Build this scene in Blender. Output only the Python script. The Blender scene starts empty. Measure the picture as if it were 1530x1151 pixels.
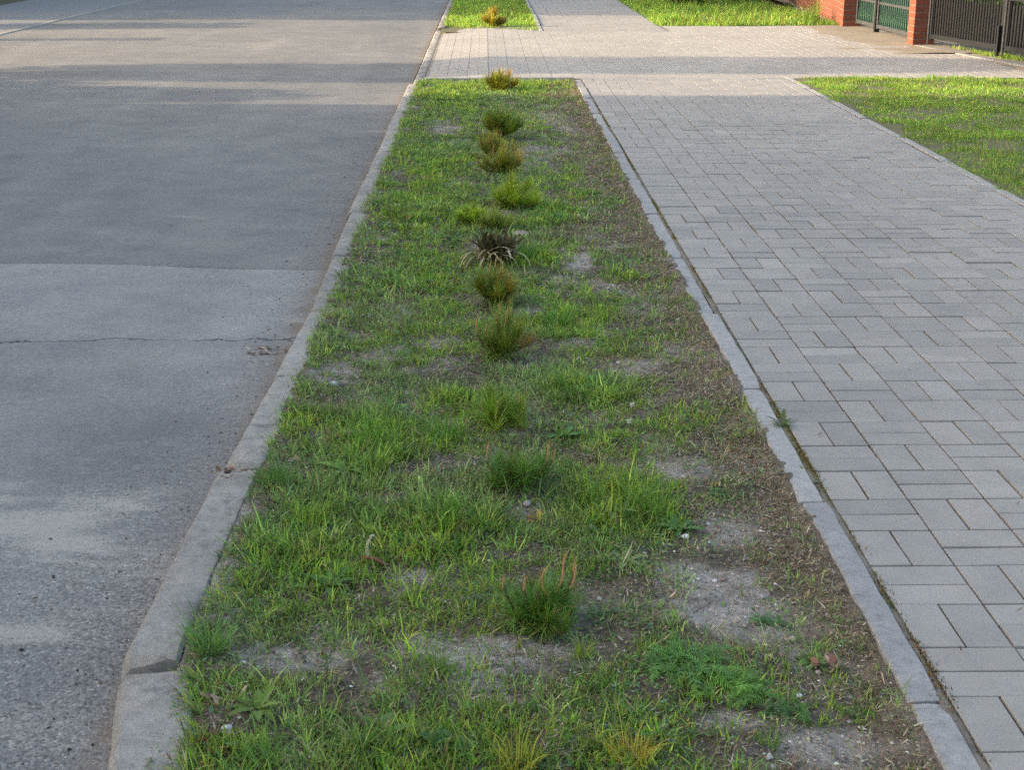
import bpy, bmesh, math, random
import numpy as np
from mathutils import Vector, Matrix, Euler

random.seed(11)
RNG = np.random.default_rng(11)
S = bpy.context.scene
COL = S.collection
R = math.radians

# ------------------------------------------------------------------ camera
cam_data = bpy.data.cameras.new('camera')
cam_data.sensor_fit = 'HORIZONTAL'
cam_data.sensor_width = 36.0
cam_data.lens = 36.0 * 2183.0 / 1530.0
cam_data.clip_start = 0.05
cam_data.clip_end = 8000.0
cam = bpy.data.objects.new('camera', cam_data)
COL.objects.link(cam)
CAM_H = 1.43
YAW, PITCH = R(0.9995), R(17.803)
cam.location = (0, 0, CAM_H)
cam.rotation_euler = (R(90) - PITCH, 0, -YAW)
S.camera = cam

# ------------------------------------------------------------------ sky and sun
SUN_EL, SUN_AZ = R(16.0), R(1.0)        # low sun across the road, from the left
world = bpy.data.worlds.new('World')
S.world = world
world.use_nodes = True
wn = world.node_tree
sky = wn.nodes.new('ShaderNodeTexSky')
sky.sky_type = 'NISHITA'
sky.sun_disc = False
sky.sun_elevation = SUN_EL
sky.sun_rotation = R(-90.0) + SUN_AZ
sky.altitude = 0
sky.air_density = 1.0
sky.dust_density = 4.5
sky.ozone_density = 0.3
bg = wn.nodes['Background']
bg.inputs['Strength'].default_value = 0.15
wn.links.new(sky.outputs[0], bg.inputs['Color'])
sun_data = bpy.data.lights.new('sun', 'SUN')
sun_data.energy = 2.5
sun_data.angle = R(0.55)
sun_data.color = (1.0, 0.79, 0.54)
sun = bpy.data.objects.new('sun', sun_data)
COL.objects.link(sun)
sd = Vector((math.cos(SUN_EL) * math.cos(SUN_AZ), -math.cos(SUN_EL) * math.sin(SUN_AZ), -math.sin(SUN_EL)))
sun.rotation_euler = sd.to_track_quat('-Z', 'Y').to_euler()
sun.location = (-30, 8, 20)

S.view_settings.view_transform = 'Standard'
S.view_settings.look = 'None'
S.view_settings.exposure = 1.90
S.view_settings.gamma = 1.0
S.view_settings.use_curve_mapping = False
S.render.engine = 'CYCLES'
S.cycles.use_denoising = False
S.cycles.max_bounces = 6
S.cycles.diffuse_bounces = 3
S.cycles.transparent_max_bounces = 4
S.cycles.caustics_reflective = False
S.cycles.caustics_refractive = False

# ------------------------------------------------------------------ helpers
def link(o):
    COL.objects.link(o)
    return o

def tag(o, label=None, cat=None, group=None, kind=None):
    if label: o['label'] = label
    if cat: o['category'] = cat
    if group: o['group'] = group
    if kind: o['kind'] = kind
    return o

def empty(name, loc, rz=0.0):
    o = bpy.data.objects.new(name, None)
    o.empty_display_size = 0.05
    o.location = loc
    o.rotation_euler = (0, 0, rz)
    return link(o)

def mesh_np(name, verts, quads, mat, parent=None, col=None, loc=None, tris=None, smooth=False):
    """fast mesh from arrays; col = (n,3) linear colour for each vertex"""
    verts = np.asarray(verts, dtype=np.float32)
    quads = np.asarray(quads, dtype=np.int32).reshape(-1, 4)
    me = bpy.data.meshes.new(name)
    nt = 0 if tris is None else len(tris)
    me.vertices.add(len(verts))
    me.vertices.foreach_set('co', verts.ravel())
    loops = quads.ravel()
    if nt:
        loops = np.concatenate([loops, np.asarray(tris, dtype=np.int32).ravel()])
    me.loops.add(len(loops))
    me.loops.foreach_set('vertex_index', loops)
    me.polygons.add(len(quads) + nt)
    st = np.arange(len(quads), dtype=np.int32) * 4
    if nt:
        st = np.concatenate([st, len(quads) * 4 + np.arange(nt, dtype=np.int32) * 3])
    me.polygons.foreach_set('loop_start', st)
    me.update(calc_edges=True)
    me.validate()
    me.polygons.foreach_set('use_smooth', np.full(len(me.polygons), bool(smooth or tris is None), dtype=bool))
    if col is not None:
        a = me.color_attributes.new('tint', 'FLOAT_COLOR', 'POINT')
        c4 = np.ones((len(verts), 4), dtype=np.float32)
        c4[:, :3] = col
        a.data.foreach_set('color', c4.ravel())
    me.materials.append(mat)
    o = bpy.data.objects.new(name, me)
    if loc is not None: o.location = loc
    o.parent = parent
    return link(o)

class MB:
    """collects boxes, bars, tubes and leaves into one mesh"""
    def __init__(s):
        s.v, s.f, s.c = [], [], []
        s.col = (1, 1, 1)
    def add(s, vs, fs):
        b = len(s.v)
        s.v += [tuple(v) for v in vs]
        s.f += [tuple(i + b for i in f) for f in fs]
        s.c += [s.col] * len(vs)
    def box(s, x0, x1, y0, y1, z0, z1, bev=0.0):
        if bev <= 0:
            vs = [(x, y, z) for z in (z0, z1) for y in (y0, y1) for x in (x0, x1)]
            s.add(vs, [(0, 2, 3, 1), (4, 5, 7, 6), (0, 1, 5, 4), (1, 3, 7, 5), (3, 2, 6, 7), (2, 0, 4, 6)])
        else:
            b = bev
            vs = [(x0, y0, z0), (x1, y0, z0), (x1, y1, z0), (x0, y1, z0),
                  (x0, y0, z1 - b), (x1, y0, z1 - b), (x1, y1, z1 - b), (x0, y1, z1 - b),
                  (x0 + b, y0 + b, z1), (x1 - b, y0 + b, z1), (x1 - b, y1 - b, z1), (x0 + b, y1 - b, z1)]
            fs = [(3, 2, 1, 0), (8, 9, 10, 11)]
            for i in range(4):
                j = (i + 1) % 4
                fs += [(i, j, 4 + j, 4 + i), (4 + i, 4 + j, 8 + j, 8 + i)]
            s.add(vs, fs)
    def tube(s, pts, rad, n=6, cap=True):
        pts = [Vector(p) for p in pts]
        rr = rad if isinstance(rad, (list, tuple)) else [rad] * len(pts)
        vs = []
        for i, p in enumerate(pts):
            t = (pts[min(i + 1, len(pts) - 1)] - pts[max(i - 1, 0)]).normalized()
            a = t.cross(Vector((0.31, 0.95, 0.05)))
            if a.length < 1e-4: a = t.cross(Vector((1, 0, 0)))
            a.normalize()
            b = t.cross(a)
            for k in range(n):
                an = 2 * math.pi * k / n
                vs.append(p + (a * math.cos(an) + b * math.sin(an)) * rr[i])
        fs = []
        for i in range(len(pts) - 1):
            for k in range(n):
                k2 = (k + 1) % n
                fs.append((i * n + k, i * n + k2, (i + 1) * n + k2, (i + 1) * n + k))
        if cap:
            fs.append(tuple(reversed(range(n))))
            fs.append(tuple(range((len(pts) - 1) * n, len(pts) * n)))
        s.add(vs, fs)
    def leaf(s, base, d, length, width, prof, bend=0.6, nrm=None, fold=0.0):
        """strip leaf: starts along d, bends towards the ground; prof gives half-width factors"""
        d = Vector(d).normalized()
        up = Vector((0, 0, 1))
        side = d.cross(up)
        if side.length < 1e-3: side = Vector((1, 0, 0))
        side.normalize()
        if nrm is not None:
            side = (side * math.cos(nrm) + d.cross(side) * math.sin(nrm)).normalized()
        n = len(prof)
        p = Vector(base)
        vs = []
        axis = side
        for i in range(n):
            w = prof[i] * width * 0.5
            upv = side.cross(d).normalized()
            vs += [p - side * w + upv * (fold * w), p.copy(), p + side * w + upv * (fold * w)]
            d = (Matrix.Rotation(-bend / n, 3, axis) @ d).normalized()
            p = p + d * (length / (n - 1))
        fs = []
        for i in range(n - 1):
            a = i * 3
            fs += [(a, a + 1, a + 4, a + 3), (a + 1, a + 2, a + 5, a + 4)]
        s.add(vs, fs)
    def build(s, name, mat, parent=None, loc=None, smooth=False, tint=False):
        me = bpy.data.meshes.new(name)
        me.from_pydata(s.v, [], s.f)
        me.materials.append(mat)
        if smooth:
            me.polygons.foreach_set('use_smooth', [True] * len(me.polygons))
        if tint:
            a = me.color_attributes.new('tint', 'FLOAT_COLOR', 'POINT')
            a.data.foreach_set('color', [x for c in s.c for x in (c[0], c[1], c[2], 1.0)])
        o = bpy.data.objects.new(name, me)
        if loc is not None: o.location = loc
        o.parent = parent
        return link(o)

TAB = np.random.default_rng(5).random((8, 256, 256))
def vn(x, y, sc, seed=0):
    """value noise in 0..1"""
    x = np.asarray(x, float) * sc + 37.2 * seed; y = np.asarray(y, float) * sc + 11.7 * seed
    xi = np.floor(x).astype(int); yi = np.floor(y).astype(int)
    fx = x - xi; fy = y - yi
    fx = fx * fx * (3 - 2 * fx); fy = fy * fy * (3 - 2 * fy)
    T = TAB[seed % 8]
    a = T[xi & 255, yi & 255]; b = T[(xi + 1) & 255, yi & 255]
    c = T[xi & 255, (yi + 1) & 255]; d = T[(xi + 1) & 255, (yi + 1) & 255]
    return (a * (1 - fx) + b * fx) * (1 - fy) + (c * (1 - fx) + d * fx) * fy
def fbm(x, y, sc, seed=0, oct=3):
    t = 0; a = 0.5; n = 0
    for i in range(oct):
        t = t + a * vn(x, y, sc * 2 ** i, seed + i); n += a; a *= 0.5
    return t / n

# ------------------------------------------------------------------ materials
class NT:
    def __init__(s, name):
        s.m = bpy.data.materials.new(name); s.m.use_nodes = True
        s.t = s.m.node_tree; s.b = s.t.nodes['Principled BSDF']
        s.b.inputs['Specular IOR Level'].default_value = 0.25
        s._pos = None
    def n(s, ty, **k):
        o = s.t.nodes.new(ty)
        for a, v in k.items(): setattr(o, a, v)
        return o
    def l(s, a, b): s.t.links.new(a, b)
    def pos(s):
        if s._pos is None: s._pos = s.n('ShaderNodeNewGeometry').outputs['Position']
        return s._pos
    def noise(s, sc, det=4, rough=0.55, vec=None, dist=0.0):
        o = s.n('ShaderNodeTexNoise'); o.inputs['Scale'].default_value = sc
        o.inputs['Detail'].default_value = det; o.inputs['Roughness'].default_value = rough
        o.inputs['Distortion'].default_value = dist
        s.l(vec or s.pos(), o.inputs['Vector']); return o.outputs['Fac']
    def voro(s, sc, out='Color', feat='F1', vec=None):
        o = s.n('ShaderNodeTexVoronoi', feature=feat); o.inputs['Scale'].default_value = sc
        s.l(vec or s.pos(), o.inputs['Vector']); return o.outputs[out]
    def ramp(s, fac, stops, interp='LINEAR'):
        o = s.n('ShaderNodeValToRGB'); o.color_ramp.interpolation = interp
        e = o.color_ramp.elements
        while len(e) < len(stops): e.new(0.5)
        for i, (p, c) in enumerate(stops):
            e[i].position = p; e[i].color = (*c, 1) if len(c) == 3 else c
        s.l(fac, o.inputs['Fac']); return o.outputs['Color']
    def math(s, op, a, b=None, c=None):
        o = s.n('ShaderNodeMath', operation=op)
        for i, v in enumerate((a, b, c)):
            if v is None: continue
            if isinstance(v, (int, float)): o.inputs[i].default_value = v
            else: s.l(v, o.inputs[i])
        return o.outputs[0]
    def mix(s, fac, a, b, mode='MIX'):
        o = s.n('ShaderNodeMix', data_type='RGBA', blend_type=mode)
        for i, v in ((0, fac), (6, a), (7, b)):
            if isinstance(v, (int, float)): o.inputs[i].default_value = v
            elif isinstance(v, tuple): o.inputs[i].default_value = (*v, 1)
            else: s.l(v, o.inputs[i])
        return o.outputs[2]
    def sep(s):
        o = s.n('ShaderNodeSeparateXYZ'); s.l(s.pos(), o.inputs[0]); return o.outputs
    def smooth(s, v, a, b):
        o = s.n('ShaderNodeMapRange', interpolation_type='SMOOTHSTEP')
        s.l(v, o.inputs[0]); o.inputs[1].default_value = a; o.inputs[2].default_value = b
        return o.outputs[0]
    def bump(s, h, strength=0.3, dist=0.01, prev=None):
        o = s.n('ShaderNodeBump'); o.inputs['Strength'].default_value = strength
        o.inputs['Distance'].default_value = dist
        s.l(h, o.inputs['Height'])
        if prev is not None: s.l(prev, o.inputs['Normal'])
        return o.outputs[0]
    def out(s, color, rough=0.85, normal=None):
        if isinstance(color, tuple): s.b.inputs['Base Color'].default_value = (*color, 1)
        else: s.l(color, s.b.inputs['Base Color'])
        if isinstance(rough, (int, float)): s.b.inputs['Roughness'].default_value = rough
        else: s.l(rough, s.b.inputs['Roughness'])
        if normal is not None: s.l(normal, s.b.inputs['Normal'])
        return s.m

def g3(v, r=1.0, b=1.0): return (v * r, v, v * b)

def mat_asphalt(name, base, near):
    m = NT(name)
    x, y, z = m.sep()
    big = m.noise(0.55, 4, 0.6)
    mid = m.noise(3.5, 5, 0.65)
    stones = m.voro(150, 'Color'); sg = m.n('ShaderNodeSeparateColor'); m.l(stones, sg.inputs[0])
    fine = m.noise(160, 3, 0.7)
    dist = m.voro(150, 'Distance')
    c = m.ramp(big, [(0.3, g3(base * 0.86, 1.03, 0.95)), (0.7, g3(base * 1.14, 1.05, 0.92))])
    agg = m.ramp(sg.outputs[0], [(0.0, g3(0.42)), (0.3, g3(0.82)), (0.72, g3(1.06)), (0.9, g3(1.35, 1.02, 0.97)), (1.0, g3(1.75, 1.03, 0.95))])
    # the worn, coarser surface close to the kerb and near the viewer shows more of its stones
    w = m.math('ADD', m.smooth(y, 5.2, 2.6), m.math('MULTIPLY', m.smooth(x, -1.7, -0.95), 0.35))
    w = m.math('MINIMUM', m.math('ADD', m.math('MULTIPLY', w, m.math('ADD', m.math('MULTIPLY', mid, 1.2), -0.08)), 0.12), 0.75)
    c = m.mix(w, c, m.mix(1.0, c, agg, 'MULTIPLY'))
    sp = m.ramp(fine, [(0.32, g3(0.72)), (0.5, g3(1.0)), (0.68, g3(1.28))])
    c = m.mix(0.85, c, m.mix(1.0, c, sp, 'MULTIPLY'))
    sp2 = m.ramp(m.noise(48, 4, 0.75), [(0.3, g3(0.80)), (0.5, g3(1.0)), (0.7, g3(1.18))])
    c = m.mix(0.9, c, m.mix(1.0, c, sp2, 'MULTIPLY'))
    blot = m.smooth(m.noise(1.3, 6, 0.75, dist=0.6), 0.54, 0.68)
    c = m.mix(m.math('MULTIPLY', blot, 0.32), c, g3(base * 0.55, 1.0, 1.0))
    lv = m.n('ShaderNodeMapping'); m.l(m.pos(), lv.inputs[0]); lv.inputs['Scale'].default_value = (1.6, 0.12, 1)
    lane = m.smooth(m.noise(1.0, 3, 0.6, lv.outputs[0]), 0.5, 0.68)
    c = m.mix(m.math('MULTIPLY', lane, 0.22), c, g3(base * 1.5, 1.04, 0.94))
    st = m.ramp(mid, [(0.35, g3(0.84, 0.98, 1.04)), (0.62, g3(1.1, 1.0, 0.98))])
    c = m.mix(0.8, c, m.mix(1.0, c, st, 'MULTIPLY'))
    if near:
        c = m.mix(1.0, c, m.mix(m.math('MULTIPLY', m.smooth(m.math('ADD', y, m.math('MULTIPLY', mid, 0.12)), 5.28, 5.40), 0.8), g3(0.97), g3(1.17, 1.0, 0.99)), 'MULTIPLY')
        wear = m.math('MULTIPLY', m.smooth(m.math('ABSOLUTE', m.math('SUBTRACT', y, 4.15)), 0.55, 0.15), m.smooth(m.math('ABSOLUTE', m.math('ADD', x, 1.12)), 0.42, 0.12))
        c = m.mix(m.math('MULTIPLY', m.math('MULTIPLY', wear, m.smooth(mid, 0.35, 0.6)), 0.55), c, g3(0.10))
    # pale streaky band; sand swept into a narrow hollow and against the kerb
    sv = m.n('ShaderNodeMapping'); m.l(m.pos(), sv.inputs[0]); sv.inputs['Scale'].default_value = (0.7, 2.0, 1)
    streakn = m.noise(2.0, 5, 0.68, sv.outputs[0], 0.5)
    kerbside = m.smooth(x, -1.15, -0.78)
    pale_band = m.math('MULTIPLY', m.smooth(m.math('ABSOLUTE', m.math('SUBTRACT', y, 3.55)), 0.42, 0.05), m.smooth(x, -0.8, -1.15))
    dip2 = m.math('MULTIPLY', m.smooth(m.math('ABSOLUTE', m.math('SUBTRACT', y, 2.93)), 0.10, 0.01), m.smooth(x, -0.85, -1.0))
    gut = m.smooth(m.math('ADD', x, m.math('MULTIPLY', streakn, 0.10)), -0.74, -0.68)
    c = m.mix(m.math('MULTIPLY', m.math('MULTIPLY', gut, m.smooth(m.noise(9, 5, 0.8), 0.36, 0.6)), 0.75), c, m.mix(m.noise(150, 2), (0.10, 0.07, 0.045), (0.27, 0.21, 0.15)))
    sm_ = m.math('ADD', m.math('ADD', m.math('MULTIPLY', kerbside, 0.10), m.math('MULTIPLY', pale_band, 0.30)), m.math('MULTIPLY', dip2, 0.24))
    sm_ = m.smooth(m.math('ADD', streakn, sm_), 0.62, 0.82)
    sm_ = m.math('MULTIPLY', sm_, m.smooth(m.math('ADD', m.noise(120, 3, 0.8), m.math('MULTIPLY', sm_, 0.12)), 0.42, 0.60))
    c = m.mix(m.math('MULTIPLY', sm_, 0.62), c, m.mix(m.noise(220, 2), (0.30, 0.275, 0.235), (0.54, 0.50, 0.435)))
    # dark grit specks near the kerb
    gv = m.voro(26, 'Distance'); gm = m.math('MULTIPLY', m.smooth(gv, 0.12, 0.04), m.smooth(m.math('ADD', mid, m.math('MULTIPLY', m.smooth(x, -2.0, -0.9), 0.16)), 0.52, 0.68))
    c = m.mix(m.math('MULTIPLY', gm, 0.45), c, (0.035, 0.034, 0.036))
    h = None
    if near:
        cr = m.math('ABSOLUTE', m.math('SUBTRACT', m.math('SUBTRACT', y, 5.27), m.math('MULTIPLY', m.math('SUBTRACT', m.noise(2.2, 5, 0.7), 0.5), 0.34)))
        ck = m.math('MULTIPLY', m.smooth(cr, 0.012, 0.003), m.smooth(m.noise(3, 3), 0.32, 0.5))
        c = m.mix(m.math('MULTIPLY', ck, 0.8), c, (0.025, 0.025, 0.027))
    hh = m.math('ADD', m.math('MULTIPLY', m.math('SUBTRACT', 0.6, dist), w), m.math('MULTIPLY', fine, 0.35))
    nrm = m.bump(hh, 0.55, 0.004)
    nrm = m.bump(mid, 0.25, 0.02, nrm)
    return m.out(c, 0.8, nrm)

def mat_concrete(name, base, r=1.0, b=1.0, scale=1.0, stain=0.8, use_random=True, bumpd=0.002):
    m = NT(name)
    big = m.noise(2.6 * scale, 4, 0.65); mid = m.noise(16 * scale, 5, 0.7); fine = m.noise(260, 2, 0.7)
    c = m.ramp(big, [(0.3, g3(base * 0.88, r * 0.99, b * 1.01)), (0.7, g3(base * 1.1, r, b))])
    st = m.ramp(mid, [(0.28, g3(0.74, 1.0, 0.99)), (0.5, g3(1.0)), (0.72, g3(1.12))])
    c = m.mix(stain, c, m.mix(1.0, c, st, 'MULTIPLY'))
    fs = m.ramp(fine, [(0.3, g3(0.78)), (0.5, g3(1.0)), (0.7, g3(1.2))])
    c = m.mix(0.8, c, m.mix(1.0, c, fs, 'MULTIPLY'))
    if use_random:
        oi = m.n('ShaderNodeObjectInfo').outputs['Random']
        rv = m.ramp(oi, [(0, g3(0.9, 0.99, 1.02)), (0.5, g3(1.0)), (1, g3(1.09, 1.01, 0.98))])
        c = m.mix(1.0, c, rv, 'MULTIPLY')
    pits = m.smooth(m.voro(70, 'Distance'), 0.16, 0.05)
    pits = m.math('MULTIPLY', pits, m.smooth(mid, 0.5, 0.62))
    c = m.mix(m.math('MULTIPLY', pits, 0.5), c, (0.05, 0.05, 0.05))
    nrm = m.bump(m.math('SUBTRACT', m.math('ADD', m.math('MULTIPLY', fine, 0.5), mid), pits), 0.5, bumpd)
    return m.out(c, 0.85, nrm)

def mat_kerb():
    m = NT('kerb_concrete')
    x, y, z = m.sep()
    big = m.noise(3.2, 4, 0.65); mid = m.noise(22, 6, 0.75); fine = m.noise(300, 2, 0.7)
    c = m.ramp(big, [(0.3, g3(0.225, 1.06, 0.91)), (0.7, g3(0.315, 1.06, 0.88))])
    oi = m.n('ShaderNodeObjectInfo').outputs['Random']
    c = m.mix(1.0, c, m.ramp(oi, [(0, g3(0.86)), (1, g3(1.12))]), 'MULTIPLY')
    c = m.mix(1.0, c, m.ramp(mid, [(0.3, g3(0.68, 1, 1)), (0.5, g3(1.0)), (0.7, g3(1.2, 1.01, 0.98))]), 'MULTIPLY')
    c = m.mix(1.0, c, m.ramp(fine, [(0.3, g3(0.72)), (0.5, g3(1.0)), (0.7, g3(1.3))]), 'MULTIPLY')
    dk = m.smooth(m.noise(7, 6, 0.75), 0.55, 0.7)
    c = m.mix(m.math('MULTIPLY', dk, 0.65), c, (0.10, 0.095, 0.088))
    dirt = m.math('MULTIPLY', m.smooth(m.math('ADD', x, m.math('MULTIPLY', m.noise(14, 4, 0.7), 0.10)), -0.585, -0.535), m.math('MULTIPLY', m.smooth(y, 2.66, 2.72), 0.6))
    c = m.mix(dirt, c, (0.16, 0.13, 0.095))
    lich = m.smooth(m.noise(11, 5, 0.7, dist=0.6), 0.62, 0.72)
    c = m.mix(m.math('MULTIPLY', lich, 0.35), c, (0.42, 0.41, 0.37))
    nrm = m.bump(m.math('ADD', mid, m.math('MULTIPLY', fine, 0.4)), 0.7, 0.003)
    return m.out(c, 0.9, nrm)

def mat_soil():
    m = NT('soil')
    x, y, z = m.sep()
    big = m.noise(3.0, 4, 0.6); mid = m.noise(26, 6, 0.75); fine = m.noise(190, 3, 0.75)
    pale = m.ramp(mid, [(0.3, (0.17, 0.15, 0.125)), (0.5, (0.36, 0.322, 0.275)), (0.7, (0.52, 0.475, 0.415))])
    dark = m.ramp(mid, [(0.3, (0.06, 0.048, 0.035)), (0.7, (0.23, 0.19, 0.14))])
    at = m.n('ShaderNodeAttribute'); at.attribute_name = 'sandy'
    c = m.mix(m.smooth(m.math('ADD', at.outputs['Fac'], m.math('MULTIPLY', m.math('SUBTRACT', big, 0.5), 1.1)), 0.12, 0.95), dark, pale)
    brown = m.ramp(mid, [(0.3, (0.11, 0.078, 0.05)), (0.7, (0.31, 0.235, 0.155))])
    c = m.mix(m.math('MULTIPLY', m.smooth(m.math('ADD', x, m.math('MULTIPLY', big, 0.3)), 0.72, 0.90), 0.6), c, brown)
    c = m.mix(1.0, c, m.ramp(fine, [(0.3, g3(0.62)), (0.5, g3(1.0)), (0.7, g3(1.4))]), 'MULTIPLY')
    nrm = m.bump(m.math('ADD', mid, m.math('MULTIPLY', fine, 0.6)), 1.0, 0.014)
    return m.out(c, 0.95, nrm)

def mat_flat_noise(name, c0, c1, sc=8, rough=0.85, bump=0.3, bd=0.004, sc2=90):
    m = NT(name)
    a = m.noise(sc, 5, 0.65); f = m.noise(sc2, 3, 0.7)
    c = m.mix(a, c0, c1)
    c = m.mix(0.7, c, m.mix(1.0, c, m.ramp(f, [(0.3, g3(0.75)), (0.5, g3(1)), (0.7, g3(1.25))]), 'MULTIPLY'))
    return m.out(c, rough, m.bump(m.math('ADD', a, m.math('MULTIPLY', f, 0.5)), bump, bd))

def mat_leaf(name, trans=0.3, rough=0.5, spec=0.3, var=0.0):
    m = NT(name)
    at = m.n('ShaderNodeAttribute'); at.attribute_name = 'tint'
    c = at.outputs['Color']
    f = m.noise(55, 2, 0.6)
    c = m.mix(0.6, c, m.mix(1.0, c, m.ramp(f, [(0.3, g3(0.8)), (0.7, g3(1.2))]), 'MULTIPLY'))
    m.out(c, rough)
    m.b.inputs['Specular IOR Level'].default_value = spec
    tr = m.n('ShaderNodeBsdfTranslucent')
    m.l(m.mix(1.0, c, (1.1, 1.15, 0.6), 'MULTIPLY'), tr.inputs['Color'])
    mx = m.n('ShaderNodeMixShader'); mx.inputs[0].default_value = trans
    m.l(m.b.outputs[0], mx.inputs[1]); m.l(tr.outputs[0], mx.inputs[2])
    m.l(mx.outputs[0], m.t.nodes['Material Output'].inputs['Surface'])
    return m.m

def mat_paver():
    m = NT('paver_concrete')
    big = m.noise(0.9, 3, 0.6); mid = m.noise(9, 5, 0.7); fine = m.noise(330, 2, 0.75)
    base = m.ramp(big, [(0.3, g3(0.256, 1.07, 0.905)), (0.7, g3(0.304, 1.07, 0.895))])
    c = m.mix(1.0, base, m.ramp(mid, [(0.25, g3(0.86, 0.99, 1.01)), (0.5, g3(1.0)), (0.75, g3(1.1))]), 'MULTIPLY')
    oi = m.n('ShaderNodeObjectInfo').outputs['Random']
    c = m.mix(1.0, c, m.ramp(oi, [(0, g3(0.89, 0.99, 1.01)), (0.3, g3(0.97)), (0.7, g3(1.02)), (1, g3(1.08, 1.01, 0.99))]), 'MULTIPLY')
    at = m.n('ShaderNodeAttribute'); at.attribute_name = 'tint'
    c = m.mix(1.0, c, at.outputs['Color'], 'MULTIPLY')
    c = m.mix(1.0, c, m.ramp(fine, [(0.3, g3(0.86)), (0.5, g3(1.0)), (0.7, g3(1.16))]), 'MULTIPLY')
    st = m.smooth(m.noise(3.1, 6, 0.75, dist=0.8), 0.62, 0.74)
    c = m.mix(m.math('MULTIPLY', st, 0.45), c, (0.17, 0.155, 0.135))
    st2 = m.smooth(m.noise(1.1, 6, 0.8, dist=1.0), 0.5, 0.7)
    c = m.mix(m.math('MULTIPLY', st2, 0.22), c, (0.40, 0.385, 0.36))
    spots = m.math('MULTIPLY', m.smooth(m.voro(9, 'Distance'), 0.075, 0.03), m.smooth(m.noise(1.7, 2), 0.45, 0.6))
    c = m.mix(m.math('MULTIPLY', spots, 0.55), c, (0.07, 0.068, 0.07))
    nrm = m.bump(m.math('ADD', m.math('MULTIPLY', fine, 0.6), mid), 0.35, 0.0015)
    return m.out(c, 0.82, nrm)

M = {}
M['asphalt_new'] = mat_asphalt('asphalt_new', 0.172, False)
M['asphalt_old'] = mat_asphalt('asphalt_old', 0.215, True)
M['kerb'] = mat_kerb()
M['edging'] = mat_concrete('edging_concrete', 0.30, 1.03, 0.95, 2.2, 1.0)
M['paver'] = mat_paver()
M['joint'] = mat_flat_noise('joint_sand', (0.035, 0.031, 0.027), (0.10, 0.088, 0.072), 20, 0.95)
M['joint_sand_dry'] = mat_flat_noise('dry_joint_sand', (0.16, 0.145, 0.12), (0.25, 0.225, 0.19), 20, 0.95)
M['joint_dirt'] = mat_flat_noise('joint_dirt', (0.09, 0.072, 0.052), (0.30, 0.26, 0.21), 7, 0.95, 0.9, 0.006, 160)
M['soil'] = mat_soil()
M['lawn_soil'] = mat_flat_noise('lawn_soil', (0.085, 0.088, 0.04), (0.18, 0.155, 0.09), 6, 0.95)
M['ground'] = mat_flat_noise('ground_earth', (0.07, 0.075, 0.03), (0.14, 0.12, 0.075), 0.8, 0.95)
M['sand'] = mat_flat_noise('sandy_dirt', (0.19, 0.155, 0.115), (0.31, 0.265, 0.205), 2.5, 0.95)
M['far_pave'] = mat_flat_noise('far_pavement_concrete', (0.20, 0.195, 0.185), (0.25, 0.245, 0.235), 2, 0.9)
M['grass'] = mat_leaf('grass_blade', 0.40, 0.55, 0.25)
M['weed'] = mat_leaf('weed_leaf', 0.28, 0.5, 0.3)
M['needle'] = mat_leaf('pine_needle', 0.15, 0.45, 0.35)
M['dry'] = mat_leaf('dry_plant', 0.12, 0.8, 0.1)
M['crown'] = mat_leaf('tree_leaf', 0.25, 0.5, 0.3)
M['moss'] = mat_leaf('moss', 0.05, 0.95, 0.05)
M['stone'] = mat_leaf('small_stones', 0.0, 0.85, 0.2)
M['bark'] = mat_flat_noise('bark', (0.08, 0.05, 0.03), (0.2, 0.13, 0.08), 40, 0.9)
M['candle'] = mat_flat_noise('pine_candle', (0.36, 0.14, 0.05), (0.50, 0.34, 0.17), 120, 0.6)
M['brick'] = mat_concrete('red_brick', 0.066, 3.0, 0.62, 4, 0.9)
M['mortar'] = mat_flat_noise('mortar', (0.15, 0.11, 0.09), (0.22, 0.17, 0.14), 20, 0.95)
M['cap'] = mat_concrete('cap_concrete', 0.24, 1, 0.97, 2, 0.7)
M['steel'] = mat_flat_noise('grey_painted_steel', (0.0085, 0.010, 0.0125), (0.013, 0.015, 0.018), 6, 0.55, 0.1)
M['steel_light'] = mat_flat_noise('pale_painted_steel', (0.045, 0.048, 0.052), (0.065, 0.068, 0.072), 8, 0.5, 0.1)
M['green_paint'] = mat_flat_noise('green_painted_steel', (0.022, 0.075, 0.052), (0.04, 0.11, 0.075), 8, 0.5, 0.1)
M['plaster'] = mat_flat_noise('house_plaster', (0.50, 0.44, 0.33), (0.56, 0.50, 0.40), 2, 0.9)
M['roof_tile'] = mat_flat_noise('roof_tile', (0.18, 0.07, 0.045), (0.26, 0.10, 0.06), 6, 0.8)
M['white'] = mat_flat_noise('white_frame', (0.68, 0.68, 0.66), (0.76, 0.76, 0.74), 6, 0.5, 0.05)
M['glass'] = NT('window_glass').out((0.03, 0.035, 0.04), 0.06)
M['door'] = mat_flat_noise('door_wood', (0.10, 0.055, 0.03), (0.17, 0.09, 0.05), 14, 0.6)

# ------------------------------------------------------------------ the setting
def sheet(name, x0, x1, y0, y1, z, mat, nx=2, ny=2, fz=None):
    xs = np.linspace(x0, x1, nx); ys = np.linspace(y0, y1, ny)
    X, Y = np.meshgrid(xs, ys)
    Z = np.full_like(X, z) if fz is None else z + fz(X, Y)
    v = np.stack([X, Y, Z], -1).reshape(-1, 3)
    i = np.arange(nx * ny).reshape(ny, nx)
    q = np.stack([i[:-1, :-1], i[:-1, 1:], i[1:, 1:], i[1:, :-1]], -1).reshape(-1, 4)
    o = mesh_np(name, v, q, mat, smooth=True)
    return tag(o, kind='structure')

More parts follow.
